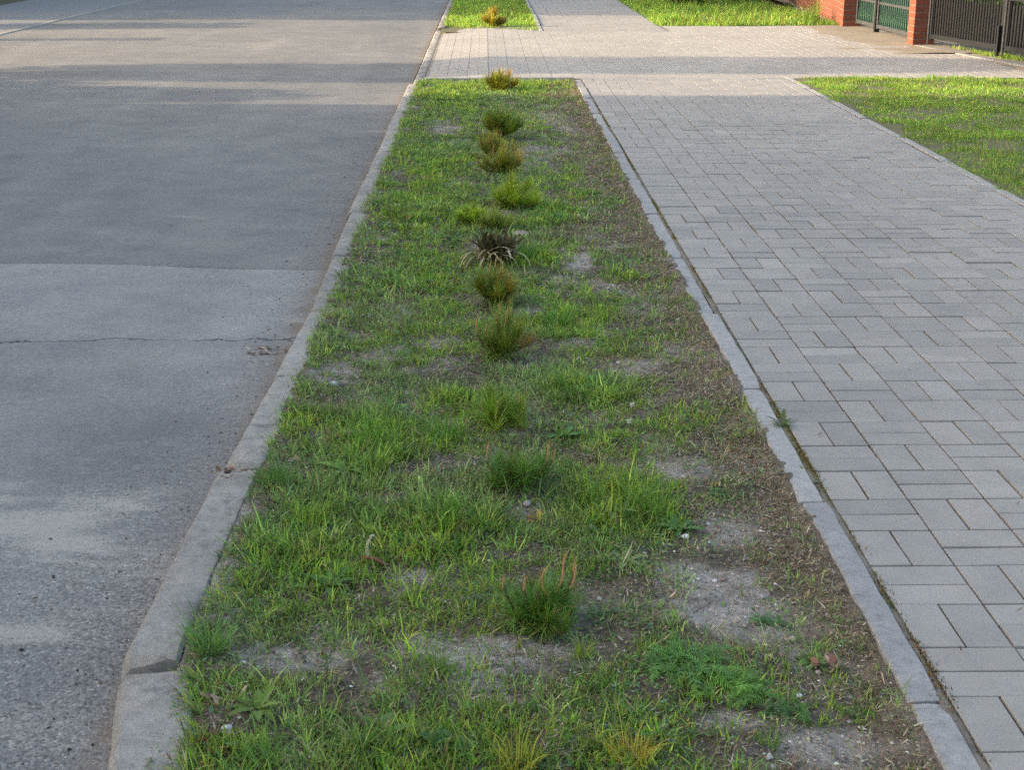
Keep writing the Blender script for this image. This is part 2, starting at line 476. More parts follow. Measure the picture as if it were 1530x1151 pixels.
ROAD_Z = -0.085
sheet('ground', -3000, 3000, -2000, 5000, -0.13, M['ground'])
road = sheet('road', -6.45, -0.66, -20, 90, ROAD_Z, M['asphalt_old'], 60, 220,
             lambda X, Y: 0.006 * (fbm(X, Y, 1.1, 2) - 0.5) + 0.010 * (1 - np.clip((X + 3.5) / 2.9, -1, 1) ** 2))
def patch_edge(X): return 6.46 + 0.10 * (vn(X, X * 0, 1.5, 3) - 0.5)
xs = np.linspace(-6.44, -0.70, 90)
def crown_z(X, Y): return 0.006 * (fbm(X, Y, 1.1, 2) - 0.5) + 0.010 * (1 - np.clip((X + 3.5) / 2.9, -1, 1) ** 2)
yy = np.concatenate([[0, 0.02], np.linspace(0.15, 80, 160)])
V = []; 
for k, dy in enumerate(yy):
    Yr = patch_edge(xs) + 0.09 * (xs + 0.87) * -0.9 * (1 if dy < 5 else 1) + dy
    zz = ROAD_Z + crown_z(xs, Yr) + (0.006 if k else 0.0005)
    V.append(np.stack([xs, Yr, zz], -1))
V = np.array(V).reshape(-1, 3)
i = np.arange(len(yy) * len(xs)).reshape(len(yy), len(xs))
Q = np.stack([i[:-1, :-1], i[:-1, 1:], i[1:, 1:], i[1:, :-1]], -1).reshape(-1, 4)
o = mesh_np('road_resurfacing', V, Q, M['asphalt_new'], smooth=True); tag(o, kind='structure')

# opposite side of the road
mb = MB(); mb.box(-6.60, -6.46, -20, 90, -0.2, -0.068, 0.012)
tag(mb.build('kerb_opposite', M['kerb']), kind='structure')
sheet('pavement_opposite', -8.6, -6.615, -20, 90, -0.072, M['far_pave'])

# --- planted strip soil
def soil_h(X, Y):
    e = np.clip((0.79 - X) / 0.08, 0, 1)
    return 0.030 * (fbm(X, Y, 5, 1) - 0.5) + 0.018 * (fbm(X, Y, 22, 3) - 0.5) + 0.006 * (vn(X, Y, 80, 4) - 0.5) + 0.017 * (1 - e) + 0.014 * np.clip((X + 0.50) / -0.10, 0, 1) + 0.008 * np.clip((-0.40 - X) / 0.08, 0, 1) * np.clip((2.72 - Y) / 0.12, 0, 1) * np.clip(1 - (-0.50 - X) / 0.03, -1, 1)
SOIL_Z = -0.018
o = sheet('planted_strip_soil', -0.625, 0.815, 0.3, 13.70, SOIL_Z, M['soil'], 110, 830, soil_h); STRIP = o
o2 = sheet('far_strip_soil', -0.60, 0.74, 19.7, 60, -0.02, M['lawn_soil'], 12, 160, lambda X, Y: 0.03 * (fbm(X, Y, 3, 1) - 0.5))
lawn = sheet('lawn_right', 2.838, 9.0, -4, 13.72, -0.012, M['lawn_soil'], 60, 160, lambda X, Y: 0.04 * (fbm(X, Y, 2, 1) - 0.5))
lawn2 = sheet('lawn_far', 2.42, 4.75, 20.55, 60, -0.02, M['lawn_soil'], 30, 200, lambda X, Y: 0.06 * (fbm(X, Y, 1.2, 1) - 0.45))
sheet('yard_soil', 5.3, 30, 13.7, 60, -0.03, M['lawn_soil'])
sheet('gate_apron_dirt', 3.3, 5.35, 16.2, 20.55, 0.006, M['sand'], 30, 50, lambda X, Y: 0.035 * (fbm(X, Y, 1.7, 6) - 0.66) + 0.010 * np.clip((X - 4.4) / 0.6, -1, 1) - 0.02 * np.clip((3.9 - X) / 0.6, 0, 1))

# --- kerb stones
kerb = empty('kerb', (-0.66, 2.2, 0)); tag(kerb, kind='structure')
def kerb_stone(ya, yb, x0, x1, rot=0.0, seed=0, drop=0.0, dz=0.0, chip=0.5):
    rr = random.Random(seed)
    L = yb - ya; W = x1 - x0
    prof = [(0.0, -0.20), (0.0, -0.06), (0.001, -0.030), (0.006, -0.020), (0.016, -0.003), (0.022, 0), (W * 0.55, 0), (W * 0.8, 0), (W - 0.008, -0.001), (W, -0.008), (W, -0.20)]
    n = 34
    ts = np.concatenate([[0, 0.006, 0.015, 0.03], np.linspace(0.06, L - 0.06, n), [L - 0.03, L - 0.015, L - 0.006, L]])
    V = []
    for t in ts:
        e = min(t, L - t)
        for (px_, pz) in prof:
            nz = (float(fbm(np.array(px_ * 3 + seed * 7.1), np.array(t + seed * 3.3), 9, seed)) - 0.5)
            z = pz
            if pz > -0.1:
                z += 0.011 * nz
                ed = max(0, 1 - e / 0.045)
                z -= ed * ed * (0.005 + chip * 0.040 * max(0, float(vn(np.array(px_ * 22 + seed), np.array(t * 9), 1.0, seed))))
                if pz < -0.0005: z -= 0.018 * max(0, nz + 0.08) * chip
            V.append((px_ - W / 2 + (0.005 * nz + 0.010 * chip * max(0.0, float(vn(np.array(t * 26.0 + seed * 5), np.array(px_ * 9.0), 1.0, seed + 2)) - 0.62) if px_ < W * 0.3 else 0.006 * nz), t - L / 2, z))
    m = len(prof)
    F = []
    for a in range(len(ts) - 1):
        for b in range(m - 1):
            F.append((a * m + b, a * m + b + 1, (a + 1) * m + b + 1, (a + 1) * m + b))
    V = np.array(V)
    me = bpy.data.meshes.new('kerb_stone')
    me.from_pydata([tuple(v) for v in V], [], [f[::-1] for f in F] + [tuple(range(m)), tuple(reversed(range((len(ts) - 1) * m, len(ts) * m)))])
    me.polygons.foreach_set('use_smooth', [True] * len(me.polygons))
    me.set_sharp_from_angle(angle=R(28))
    me.materials.append(M['kerb'])
    o = bpy.data.objects.new('kerb_stone', me)
    o.parent = kerb
    o.location = ((x0 + x1) / 2 + 0.66, (ya + yb) / 2 - 2.2, -drop + dz)
    o.rotation_euler = (0, rr.uniform(-0.015, 0.015), rot)
    link(o)
    return o
# (start, end, road edge, grass edge, turn, drop) measured along the strip
stones = [(0.66, 1.645, -0.470, -0.320, R(12.0), 0.004, 0.6), (1.66, 2.645, -0.662, -0.512, R(10.0), 0.004, 0.9), (2.672, 3.758, -0.750, -0.625, R(-0.6), 0.0, 1.0),
          (3.786, 4.612, -0.722, -0.600, R(-2.0), 0.004, 1.0), (4.632, 5.405, -0.700, -0.590, R(-1.6), 0.0, 1.0),
          (5.440, 6.375, -0.690, -0.585, R(0.6), 0.002, 0.7), (6.398, 7.355, -0.702, -0.592, R(0.3), 0.0, 0.5)]
y = 7.38
k = 0
while y < 13.3:
    stones.append((y, y + 0.976, -0.712 + 0.004 * ((k * 7) % 3 - 1), -0.597, R(0.25 * ((k * 5) % 3 - 1)), 0.002 * (k % 2), 0.4)); y += 1.0; k += 1
while y < 20.2:
    stones.append((y, y + 0.985, -0.69, -0.585, 0, 0.045 + 0.0 * k, 0.3)); y += 1.0
while y < 30:
    stones.append((y, y + 0.985, -0.66, -0.555, 0, 0.0, 0.3)); y += 1.0
for s_i, (a, b, x0, x1, rt, dr, ch) in enumerate(stones):
    kerb_stone(a, b, x0, x1, rt, s_i + 1, dr, 0.0, ch)

# --- edging slabs either side of the pavement
def edging(name, x0, x1, joints, ztop, endcap=None):
    e = empty(name, ((x0 + x1) / 2, joints[0], 0)); tag(e, kind='structure')
    for i in range(len(joints) - 1):
        a, b = joints[i] + 0.004, joints[i + 1] - 0.004
        L = b - a; W = x1 - x0; n = 16
        V = []; prof = [(0, -0.2), (0, -0.005), (0.004, 0), (W * 0.5, 0.0005), (W - 0.004, 0), (W, -0.005), (W, -0.2)]
        for t in np.linspace(0, L, n):
            e_ = min(t, L - t)
            for px_, pz in prof:
                nz = float(vn(np.array(px_ * 30 + i * 9.1), np.array(t * 14 + i), 1.0, i)) - 0.5
                z = pz + (0.004 * nz if pz > -0.1 else 0) - (0.006 if e_ < 1e-6 and pz > -0.1 else 0)
                xx = px_ - W / 2 + (0.006 * (float(vn(np.array(px_ * 60 + i), np.array(t * 18), 1.0, i + 3)) - 0.5) if -0.1 < pz else 0)
                V.append((xx, t - L / 2, z))
        m = len(prof)
        F = [(p * m + q, (p + 1) * m + q, (p + 1) * m + q + 1, p * m + q + 1) for p in range(n - 1) for q in range(m - 1)]
        F += [tuple(range(m)), tuple(reversed(range((n - 1) * m, n * m)))]
        me = bpy.data.meshes.new('edging_slab'); me.from_pydata(V, [], F); me.materials.append(M['edging'])
        me.polygons.foreach_set('use_smooth', [True] * len(me.polygons)); me.set_sharp_from_angle(angle=R(25))
        o = bpy.data.objects.new('edging_slab', me); o.parent = e
        o.location = (random.uniform(-0.004, 0.004), (a + b) / 2 - joints[0], ztop + random.uniform(-0.004, 0.005))
        o.rotation_euler = (0, random.uniform(-0.02, 0.02), R(random.uniform(-0.35, 0.35)))
        link(o)
    return e
jl = [0.5, 1.5, 2.46, 3.46, 4.40, 5.33, 6.30, 7.29, 8.28, 9.27, 10.26, 11.25, 12.24, 13.05, 13.68]
edging('edging_between_strip_and_pavement', 0.803, 0.867, jl, 0.001)
edging('edging_between_pavement_and_lawn', 2.790, 2.842, [y_ for y_ in np.arange(3.0, 13.9, 0.99)], -0.001)
edging('edging_far_strip', 0.70, 0.75, [y_ for y_ in np.arange(19.55, 30, 0.99)], 0.010)
e = empty('edging_end_of_strip', (0.1, 13.72, 0)); tag(e, kind='structure')
for q in range(2):
    mb = MB(); mb.box(-0.34, 0.34, -0.025, 0.025, -0.15, 0.012 + 0.004 * q, 0.006)
    mb.build('edging_slab', M['edging'], e, (-0.33 + 0.70 * q, 0.0, 0))

# --- pavers
def px_of(X, Y, Z=0.0):
    f = 2183.0
    fw = Vector((math.sin(YAW) * math.cos(PITCH), math.cos(YAW) * math.cos(PITCH), -math.sin(PITCH)))
    rt = Vector((math.cos(YAW), -math.sin(YAW), 0)); up = rt.cross(fw)
    v = Vector((X, Y, Z - CAM_H)); c = v.dot(fw)
    return 765 + f * v.dot(rt) / c, 575.5 - f * v.dot(up) / c

PX0, PY0, CELL = 0.882, 2.283 - 0.8, 0.1995
pieces = []      # (cx, cy, along_y)
def cells(x0, ncol, y0, y1, half=True, phase=0, yref=PY0):
    k0 = int(math.floor((y0 - yref) / CELL)); k1 = int(math.ceil((y1 - yref) / CELL))
    for k in range(k0, k1):
        cy = yref + (k + 0.5) * CELL
        for c in range(ncol):
            vert = (k + c + phase) % 2 == 0
            if c == 0 and 7.3 < cy < 9.2 and x0 == PX0: vert = False
            cx = x0 + (c + 0.5) * CELL
            if vert:
                pieces.append((cx - CELL / 4, cy, True)); pieces.append((cx + CELL / 4, cy, True))
            else:
                pieces.append((cx, cy - CELL / 4, False)); pieces.append((cx, cy + CELL / 4, False))
        if half:
            pieces.append((x0 + ncol * CELL + CELL / 4, cy, True))
cells(PX0, 9, 0.6, 13.72)
N_WALK = len(pieces)
n0 = len(pieces)
cells(-0.575, 29, 13.76, 20.50, False, 0, 13.76)
def keep(p):
    X, Y, _ = p
    if Y <= 19.5: return True
    if 0.70 < X < 2.40: return False
    if X < 0.72 and Y > 20.50 - 0.85 * (X + 0.5) / 1.2: return False
    return True
pieces[n0:] = [p for p in pieces[n0:] if keep(p)]
N_DRIVE = len(pieces)
cells(0.765, 8, 19.55, 30.0, False, 0, 19.55)
def paver_z(X, Y):
    if Y > 13.7:
        return -0.040 * max(0.0, min(1.0, (0.0 - X) / 0.55)) + 0.008 * (float(vn(np.array(X), np.array(Y), 0.5, 3)) - 0.5)
    return 0.010 * (float(vn(np.array(X), np.array(Y), 0.9, 2)) - 0.5)
GAP = 0.0055
def paver_arrays(j):
    """one paver lying along Y, with a softened and slightly uneven top edge"""
    r = random.Random(j)
    hx, hy = CELL / 4 - GAP / 2, CELL / 2 - GAP / 2
    b = 0.0016
    cor = [(-hx, -hy), (hx, -hy), (hx, hy), (-hx, hy)]
    V = [(x_, y_, -0.06) for x_, y_ in cor]
    mid = []
    for i in range(4):
        x_, y_ = cor[i]; x2, y2 = cor[(i + 1) % 4]
        for t in (0, 0.5):
            mid.append((x_ + (x2 - x_) * t, y_ + (y2 - y_) * t))
    V += [(x_ + r.uniform(-0.0008, 0.0008), y_ + r.uniform(-0.0008, 0.0008), -0.0014 + r.uniform(-0.0003, 0.0003)) for x_, y_ in mid]
    V += [(x_ * (1 - b / hx) , y_ * (1 - b / hy), r.uniform(-0.0002, 0.0001)) for x_, y_ in mid]
    Fq = []
    for i in range(8):
        j2 = (i + 1) % 8
        Fq.append((4 + i, 4 + j2, 12 + j2, 12 + i))
    for i in range(4):
        i2 = (i + 1) % 4
        Fq.append((i, i2, 4 + (2 * i + 2) % 8, 4 + 2 * i + 1))
    Ft = [(i, 4 + 2 * i + 1, 4 + 2 * i) for i in range(4)]
    Fq += [(12, 13, 18, 19), (13, 14, 17, 18), (14, 15, 16, 17)]
    return np.array(V), Fq, Ft
PV = [paver_arrays(j) for j in range(10)]
def pz(X, Y):
    d = -0.040 * np.clip((0.0 - X) / 0.55, 0, 1) + 0.008 * (vn(X, Y, 0.5, 3) - 0.5)
    return np.where(Y > 13.73, d, 0.010 * (vn(X, Y, 0.9, 2) - 0.5))
pave = sheet('pavement', 0.852, 2.788, 0.5, 13.70, 0, M['joint'], 30, 160, lambda X, Y: pz(X, Y) - 0.0035 - 0.0045 * np.clip((11 - Y) / 5, 0, 1) - 0.002 * (X < 0.880))
drive = sheet('driveway', -0.585, 5.60, 13.75, 20.56, 0, M['joint_sand_dry'], 90, 90, lambda X, Y: pz(X, Y) - 0.0016)
sheet('pavement_far', 0.752, 2.42, 19.54, 60, -0.017, M['far_pave'])
def dirt_z(X, Y): return -0.0010 + 0.009 * (fbm(X, Y, 12, 2) - 0.5) - 0.004 * np.clip((X - 0.876) / 0.006, 0, 1)
sheet('dirt_filled_joint', 0.8600, 0.8825, 0.5, 13.68, 0, M['joint_dirt'], 6, 900, dirt_z)
paver_me = []
for j in range(10):
    Vv, Fq, Ft = PV[j]
    me = bpy.data.meshes.new('paver'); me.from_pydata([tuple(v) for v in Vv], [], Fq + Ft); me.materials.append(M['paver'])
    a = me.color_attributes.new('tint', 'FLOAT_COLOR', 'POINT')
    t = 0.97 + 0.06 * random.random()
    a.data.foreach_set('color', [t, t, t, 1] * len(Vv))
    paver_me.append(me)
vis = []
for idx in range(N_WALK):
    cx, cy, al = pieces[idx]
    ux, uy = px_of(cx, cy)
    if ux < 1555 and uy < 1175: vis.append((cy * cy + cx * cx, idx))
vis.sort()
chosen = set(i_ for _, i_ in vis[:300])
for idx in chosen:
    cx, cy, al = pieces[idx]
    o = bpy.data.objects.new('paver', random.choice(paver_me))
    o.parent = pave
    o.location = (cx, cy, paver_z(cx, cy) + random.gauss(0, 0.0012))
    o.rotation_euler = (random.gauss(0, 0.004), random.gauss(0, 0.004), (0 if al else math.pi / 2) + random.gauss(0, 0.004))
    link(o)
def joined_pavers(name, idxs, parent):
    AV, AQ, AT, AC = [], [], [], []; off = 0
    for idx in idxs:
        cx, cy, al = pieces[idx]
        Vv, Fq, Ft = PV[random.randrange(10)]
        w = Vv.copy()
        if not al: w = np.stack([-w[:, 1], w[:, 0], w[:, 2]], -1)
        w = w + np.array([cx, cy, paver_z(cx, cy) + random.gauss(0, 0.0010 if cy < 11 else 0.0002)]) 
        tl = 0.003 if cy < 11 else 0.0005
        if cy > 13.7 and -0.55 < cx < 0: w[:, 2] += (w[:, 0] - cx) * 0.040 / 0.55
        w[:, 2] += (w[:, 0] - cx) * random.gauss(0, tl) + (w[:, 1] - cy) * random.gauss(0, tl)
        AV.append(w); AQ.append(np.array(Fq) + off); AT.append(np.array(Ft) + off)
        t = random.gauss(1, 0.04)
        AC.append(np.full((len(w), 3), t)); off += len(w)
    o = mesh_np(name, np.concatenate(AV), np.concatenate(AQ), M['paver'], parent, np.concatenate(AC), None, np.concatenate(AT))
    tag(o, kind='stuff'); return o
joined_pavers('far_pavers', [i_ for i_ in range(N_WALK) if i_ not in chosen], pave)
joined_pavers('driveway_pavers', list(range(N_WALK, N_DRIVE)), drive)
joined_pavers('far_pavement_pavers', list(range(N_DRIVE, len(pieces))), bpy.data.objects['pavement_far'])

# ------------------------------------------------------------------ grass and other ground growth
BARE = [(0.53, 2.95, 0.15, 0.20, 1.0), (-0.04, 2.71, 0.24, 0.085, 0.95), (0.64, 2.33, 0.13, 0.09, 1.0), (0.45, 2.42, 0.07, 0.05, 0.8),
        (0.18, 5.42, 0.07, 0.11, 0.9), (0.50, 4.72, 0.14, 0.13, 0.75), (-0.50, 4.66, 0.10, 0.13, 0.8), (-0.36, 2.69, 0.14, 0.055, 0.9),
        (0.17, 2.90, 0.07, 0.05, 0.8), (0.50, 3.75, 0.14, 0.14, 0.7), (0.12, 3.48, 0.05, 0.05, 0.9), (-0.45, 4.05, 0.08, 0.08, 0.7),
        (0.30, 9.2, 0.16, 0.8, 0.6), (0.45, 11.0, 0.22, 0.7, 0.6), (-0.30, 10.6, 0.16, 0.4, 0.5), (0.40, 6.3, 0.10, 0.2, 0.8), (-0.2, 5.0, 0.1, 0.1, 0.6),
        (0.30, 5.95, 0.08, 0.12, 0.6), (-0.35, 5.35, 0.1, 0.14, 0.6), (0.60, 3.3, 0.10, 0.12, 0.8), (-0.2, 8.3, 0.1, 0.3, 0.5), (0.12, 4.35, 0.06, 0.08, 0.7),
        (-0.12, 3.1, 0.07, 0.06, 0.6), (0.02, 2.85, 0.06, 0.04, 0.6)]
LUSH = [(-0.33, 3.9, 0.16, 0.30, 1.0), (0.30, 3.50, 0.18, 0.22, 1.0), (0.30, 4.42, 0.12, 0.16, 1.0), (0.33, 7.2, 0.16, 0.40, 1.0), (-0.45, 3.25, 0.14, 0.35, 0.9),
        (-0.15, 3.3, 0.25, 0.2, 0.9), (0.25, 5.3, 0.10, 0.25, 0.8), (-0.1, 4.35, 0.18, 0.12, 0.8), (-0.3, 5.9, 0.22, 0.35, 0.7), (0.2, 6.4, 0.14, 0.25, 0.8),
        (-0.2, 2.3, 0.35, 0.16, 0.7), (0.2, 2.3, 0.2, 0.12, 0.5), (-0.3, 7.5, 0.25, 0.8, 0.6), (-0.3, 12.6, 0.3, 0.8, 0.8), (0.2, 13.2, 0.5, 0.5, 0.8), (-0.35, 9.0, 0.2, 0.6, 0.6)]
def field(X, Y, L):
    t = np.zeros_like(X)
    for (a, b, rx, ry, s) in L:
        wob = 0.55 * (fbm(X, Y, 14, 2) - 0.5)
        d = np.sqrt(((X - a) / rx) ** 2 + ((Y - b) / ry) ** 2) + wob * 1.6
        t = np.maximum(t, s * np.clip((1.35 - d) / 0.85, 0, 1))
    return t
def dry_side(X, Y):
    return np.clip((X + 0.9 * (fbm(X, Y, 3.0, 5, 4) - 0.5) - 0.44) / 0.22, 0, 1) * np.clip(0.45 + 2.6 * (fbm(X, Y, 6.5, 3) - 0.32), 0.25, 1)

_n = len(STRIP.data.vertices); _co = np.empty(_n * 3, np.float32); STRIP.data.vertices.foreach_get('co', _co); _co = _co.reshape(-1, 3).astype(float)
_sa = np.maximum(field(_co[:, 0], _co[:, 1], BARE) * 1.1, np.clip(2.4 * (fbm(_co[:, 0], _co[:, 1], 6, 5) - 0.42), 0, 0.75)) - 0.35 * field(_co[:, 0], _co[:, 1], LUSH)
_at = STRIP.data.attributes.new('sandy', 'FLOAT', 'POINT'); _at.data.foreach_set('value', _sa.clip(0, 1).astype(np.float32))

def blades(P, az, lean, L, W, colr, bend, seg=3, tipcol=None, flat=None):
    """numpy grass blades: P roots (n,3); returns verts, quads, colours"""
    n = len(P)
    dh = np.stack([np.cos(az), np.sin(az)], -1)
    tw = az + np.pi / 2 + RNG.normal(0, 0.7, n)
    side = np.stack([np.cos(tw), np.sin(tw), np.zeros(n)], -1)
    V = np.empty((n, (seg + 1) * 2, 3), np.float32); C = np.empty((n, (seg + 1) * 2, 3), np.float32)
    p = P.copy(); ang = lean.copy()
    prof = {3: [0.8, 1.0, 0.75, 0.12], 2: [0.85, 0.95, 0.12], 4: [0.8, 1.0, 0.9, 0.6, 0.1]}[seg]
    for k in range(seg + 1):
        w = (W * prof[k] * 0.5)[:, None]
        V[:, 2 * k] = p - side * w; V[:, 2 * k + 1] = p + side * w
        cc = colr if tipcol is None else colr + (tipcol - colr) * (k / seg) ** 2
        C[:, 2 * k] = cc; C[:, 2 * k + 1] = cc
        st = (L / seg)
        p = p + np.stack([np.sin(ang) * dh[:, 0] * st, np.sin(ang) * dh[:, 1] * st, np.cos(ang) * st], -1)
        ang = ang + bend / seg
    b = (np.arange(n) * (seg + 1) * 2)[:, None]
    Q = np.concatenate([b + np.array([[2 * k, 2 * k + 1, 2 * k + 3, 2 * k + 2]]) for k in range(seg)], 0)
    return V.reshape(-1, 3), Q, C.reshape(-1, 3)

GREEN = np.array([[1.28, 1.10, 1.0]]) * 2.35 * np.array([[0.050, 0.120, 0.018], [0.075, 0.150, 0.022], [0.040, 0.095, 0.028], [0.105, 0.165, 0.026], [0.055, 0.105, 0.045], [0.13, 0.18, 0.04]])
STRAW = 1.55 * np.array([[0.24, 0.19, 0.10], [0.17, 0.12, 0.065], [0.30, 0.25, 0.15], [0.12, 0.075, 0.04], [0.20, 0.10, 0.05]])
def pick(pal, n, w=None):
    c = pal[RNG.choice(len(pal), n, p=w)]
    return c * RNG.normal(1, 0.24, (n, 1)).clip(0.45, 1.8) * RNG.normal(1, 0.06, (n, 3)).clip(0.8, 1.2)

def strip_grass(y0, y1, nclump, per, name, wmul=1.0, seg=3):
    X = RNG.uniform(-0.62, 0.79, nclump); Y = RNG.uniform(y0, y1, nclump)
    ba = field(X, Y, BARE); lu = field(X, Y, LUSH); dr = dry_side(X, Y)
    cl = fbm(X, Y, 9, 6)
    pr = np.clip(0.46 + 2.2 * (cl - 0.5) + 0.5 * lu, 0.03, 1) * (1 - 0.88 * ba) * (1 - 0.80 * dr)
    k = (RNG.random(nclump) < pr) & ((Y > 2.66) | (X > -0.605 + 0.19 * (2.66 - Y)))
    X, Y, lu, dr, cl, ba = X[k], Y[k], lu[k], dr[k], cl[k], ba[k]
    n = len(X)
    cnt = RNG.poisson(per * (0.6 + 0.6 * lu), n) + 2
    I = np.repeat(np.arange(n), cnt); N = len(I)
    rad = RNG.gamma(2, 0.006, N) * (1 + lu[I] * 0.5); an = RNG.uniform(0, 2 * np.pi, N)
    px, py = X[I] + rad * np.cos(an), Y[I] + rad * np.sin(an)
    hgt = (0.0155 + 0.016 * vn(X, Y, 6, 4) ** 1.5 + 0.018 * lu * vn(X, Y, 15, 1) + 0.02 * (RNG.random(n) < 0.05))[I]
    L = hgt * RNG.gamma(9, 1 / 9, N) * 1.15
    az = an + RNG.normal(0, 0.8, N)
    lean = np.abs(RNG.normal(0.35, 0.5, N)) + rad * 8
    bend = RNG.normal(0.7, 0.6, N)
    W = RNG.uniform(0.0015, 0.0040, N) * wmul * (1 + 0.3 * lu[I])
    # colour goes with the tuft: yellow green where lush, bluish green elsewhere, some straw
    ctuft = pick(GREEN, n, [0.18, 0.24, 0.12, 0.24, 0.10, 0.12])
    ctuft = ctuft * (0.72 + 0.6 * vn(X, Y, 20, 2))[:, None]
    blue = np.clip((vn(X, Y, 4, 7) - 0.42) * 3, 0, 1)[:, None] * (1 - 0.8 * lu[:, None]) * 0.65
    ctuft = ctuft * (1 - blue) + blue * ctuft.mean(1, keepdims=True) * np.array([1.0, 1.38, 0.72])
    c = ctuft[I] * RNG.normal(1, 0.14, (N, 1)).clip(0.6, 1.5)
    sf = RNG.random(N) < (0.15 + 0.42 * dr[I] + 0.18 * ba[I])
    c[sf] = pick(STRAW, int(sf.sum()))
    lean[sf] += 0.5
    tip = c.copy(); tp = RNG.random(N) < 0.25
    tip[tp] = c[tp] * 0.4 + 0.6 * np.array([0.24, 0.18, 0.08])
    z = SOIL_Z + soil_h(px, py) - 0.003
    over = px < -0.60
    z = np.where(over, np.maximum(z, -0.02), z)
    V, Q, C = blades(np.stack([px, py, z], -1), az, lean, L, W, c, bend, seg, tip)
    o = mesh_np(name, V, Q, M['grass'], None, C)
    return o
o = strip_grass(1.0, 5.6, 46000, 8, 'grass', 1.0, 3)
tag(o, 'short patchy grass growing in the near part of the planted strip', 'grass', kind='stuff')
o = strip_grass(5.6, 13.68, 36000, 6, 'grass', 1.7, 3)
tag(o, 'short patchy grass growing in the far part of the planted strip', 'grass', kind='stuff')

def lawn_grass(name, label, x0, x1, y0, y1, n, hL, wmul, fz, edge=None, lush=1.0, pal_w=None):
    X = RNG.uniform(x0, x1, n); Y = RNG.uniform(y0, y1, n)
    cl = fbm(X, Y, 5, 6); k = RNG.random(n) < np.clip(0.55 + 2.4 * (cl - 0.5), 0.06, 1)
    if edge is not None: k &= edge(X, Y)
    X, Y, cl = X[k], Y[k], cl[k]; N = len(X)
    L = hL * (0.6 + 0.9 * vn(X, Y, 4, 2)) * RNG.gamma(9, 1 / 9, N)
    c = pick(GREEN, N, pal_w or [0.2, 0.28, 0.12, 0.22, 0.06, 0.12]) * (0.8 + 0.5 * vn(X, Y, 2.5, 1))[:, None]
    sf = RNG.random(N) < 0.10; c[sf] = pick(STRAW, int(sf.sum()))
    V, Q, C = blades(np.stack([X, Y, fz(X, Y)], -1), RNG.uniform(0, 6.28, N), np.abs(RNG.normal(0.3, 0.35, N)), L, RNG.uniform(0.003, 0.0055, N) * wmul, c, RNG.normal(0.6, 0.5, N), 2)
    o = mesh_np(name, V, Q, M['grass'], None, C)
    return tag(o, label, 'grass', kind='stuff')
lawn_grass('grass', 'mown lawn grass to the right of the paved footpath', 2.80, 6.3, 6.8, 13.75, 270000, 0.025, 0.95,
           lambda X, Y: -0.015 + 0.04 * (fbm(X, Y, 2, 1) - 0.5), lambda X, Y: (X < 0.42 * Y) & (X - 2.815 + 0.34 * (fbm(X, Y, 4, 1) - 0.62) > 0) & (fbm(X, Y, 2.2, 4) + 0.25 * RNG.random(len(X)) > 0.34))
lawn_grass('grass', 'sunlit grass patch beyond the driveway, left of the brick wall', 2.36, 4.85, 20.45, 30, 60000, 0.075, 2.2,
           lambda X, Y: -0.023 + 0.06 * (fbm(X, Y, 1.2, 1) - 0.45), lambda X, Y: Y > 20.5 + 0.25 * (vn(X, Y, 3, 1) - 0.5))
lawn_grass('grass', 'grass in the continuing planted strip beyond the driveway', -0.57, 0.70, 19.55, 29, 36000, 0.055, 2.2,
           lambda X, Y: -0.023 + 0.03 * (fbm(X, Y, 3, 1) - 0.5), lambda X, Y: Y > 20.55 - 0.85 * (X + 0.5) / 1.2)

# low broad-leaved ground cover (clover, knotgrass), small leaves near the soil
def ground_cover(name, label, y0, y1, n, wmul):
    X = RNG.uniform(-0.61, 0.78, n); Y = RNG.uniform(y0, y1, n)
    ba = field(X, Y, BARE); lu = field(X, Y, LUSH); dr = dry_side(X, Y)
    pt = fbm(X, Y, 5.5, 1)
    k = RNG.random(n) < np.clip(2.6 * (pt - 0.44) + 0.25 * lu, 0.05, 0.8) * (1 - 0.9 * ba) * (1 - 0.6 * dr)
    X, Y = X[k], Y[k]; N = len(X)
    az = RNG.uniform(0, 6.28, N)
    L = RNG.gamma(6, 1 / 6, N) * 0.0082 * wmul; W = L * RNG.uniform(0.35, 0.65, N)
    c = pick(1.9 * np.array([[0.045, 0.105, 0.022], [0.07, 0.14, 0.03], [0.055, 0.10, 0.05], [0.09, 0.15, 0.03]]), N)
    z = SOIL_Z + soil_h(X, Y) + RNG.uniform(0.001, 0.016, N)
    V, Q, C = blades(np.stack([X, Y, z], -1), az, RNG.uniform(0.7, 1.5, N), L, W, c, RNG.normal(0.3, 0.3, N), 2)
    o = mesh_np(name, V, Q, M['weed'], None, C)
    return tag(o, label, 'ground cover', kind='stuff')
n = 5200
Y = 2.0 + 11.6 * RNG.random(n) ** 1.3; wv = fbm(Y, Y * 0 + 1, 2.5, 4)
X = -0.586 + 0.03 * (fbm(Y, Y * 0, 1.2, 2) - 0.5) + RNG.normal(0, 0.012, n) - 0.03 * np.clip((wv - 0.55) * 5, 0, 1) + np.where(Y < 2.66, 0.20 * (2.66 - Y), 0)
k = RNG.random(n) < np.clip(0.15 + 2.5 * (wv - 0.45), 0.05, 1); X, Y = X[k], Y[k]; N = len(X)
c = pick(GREEN, N); sf = RNG.random(N) < 0.2; c[sf] = pick(STRAW, int(sf.sum()))
V, Q, C = blades(np.stack([X, Y, np.full(N, -0.012)], -1), RNG.normal(np.pi, 1.1, N), np.abs(RNG.normal(0.75, 0.4, N)), RNG.gamma(8, 0.045 / 8, N), RNG.uniform(0.0018, 0.0036, N), c, RNG.normal(0.8, 0.5, N), 3)
tag(mesh_np('grass', V, Q, M['grass'], None, C), 'grass fringe spilling unevenly over the kerb stones', 'grass', kind='stuff')
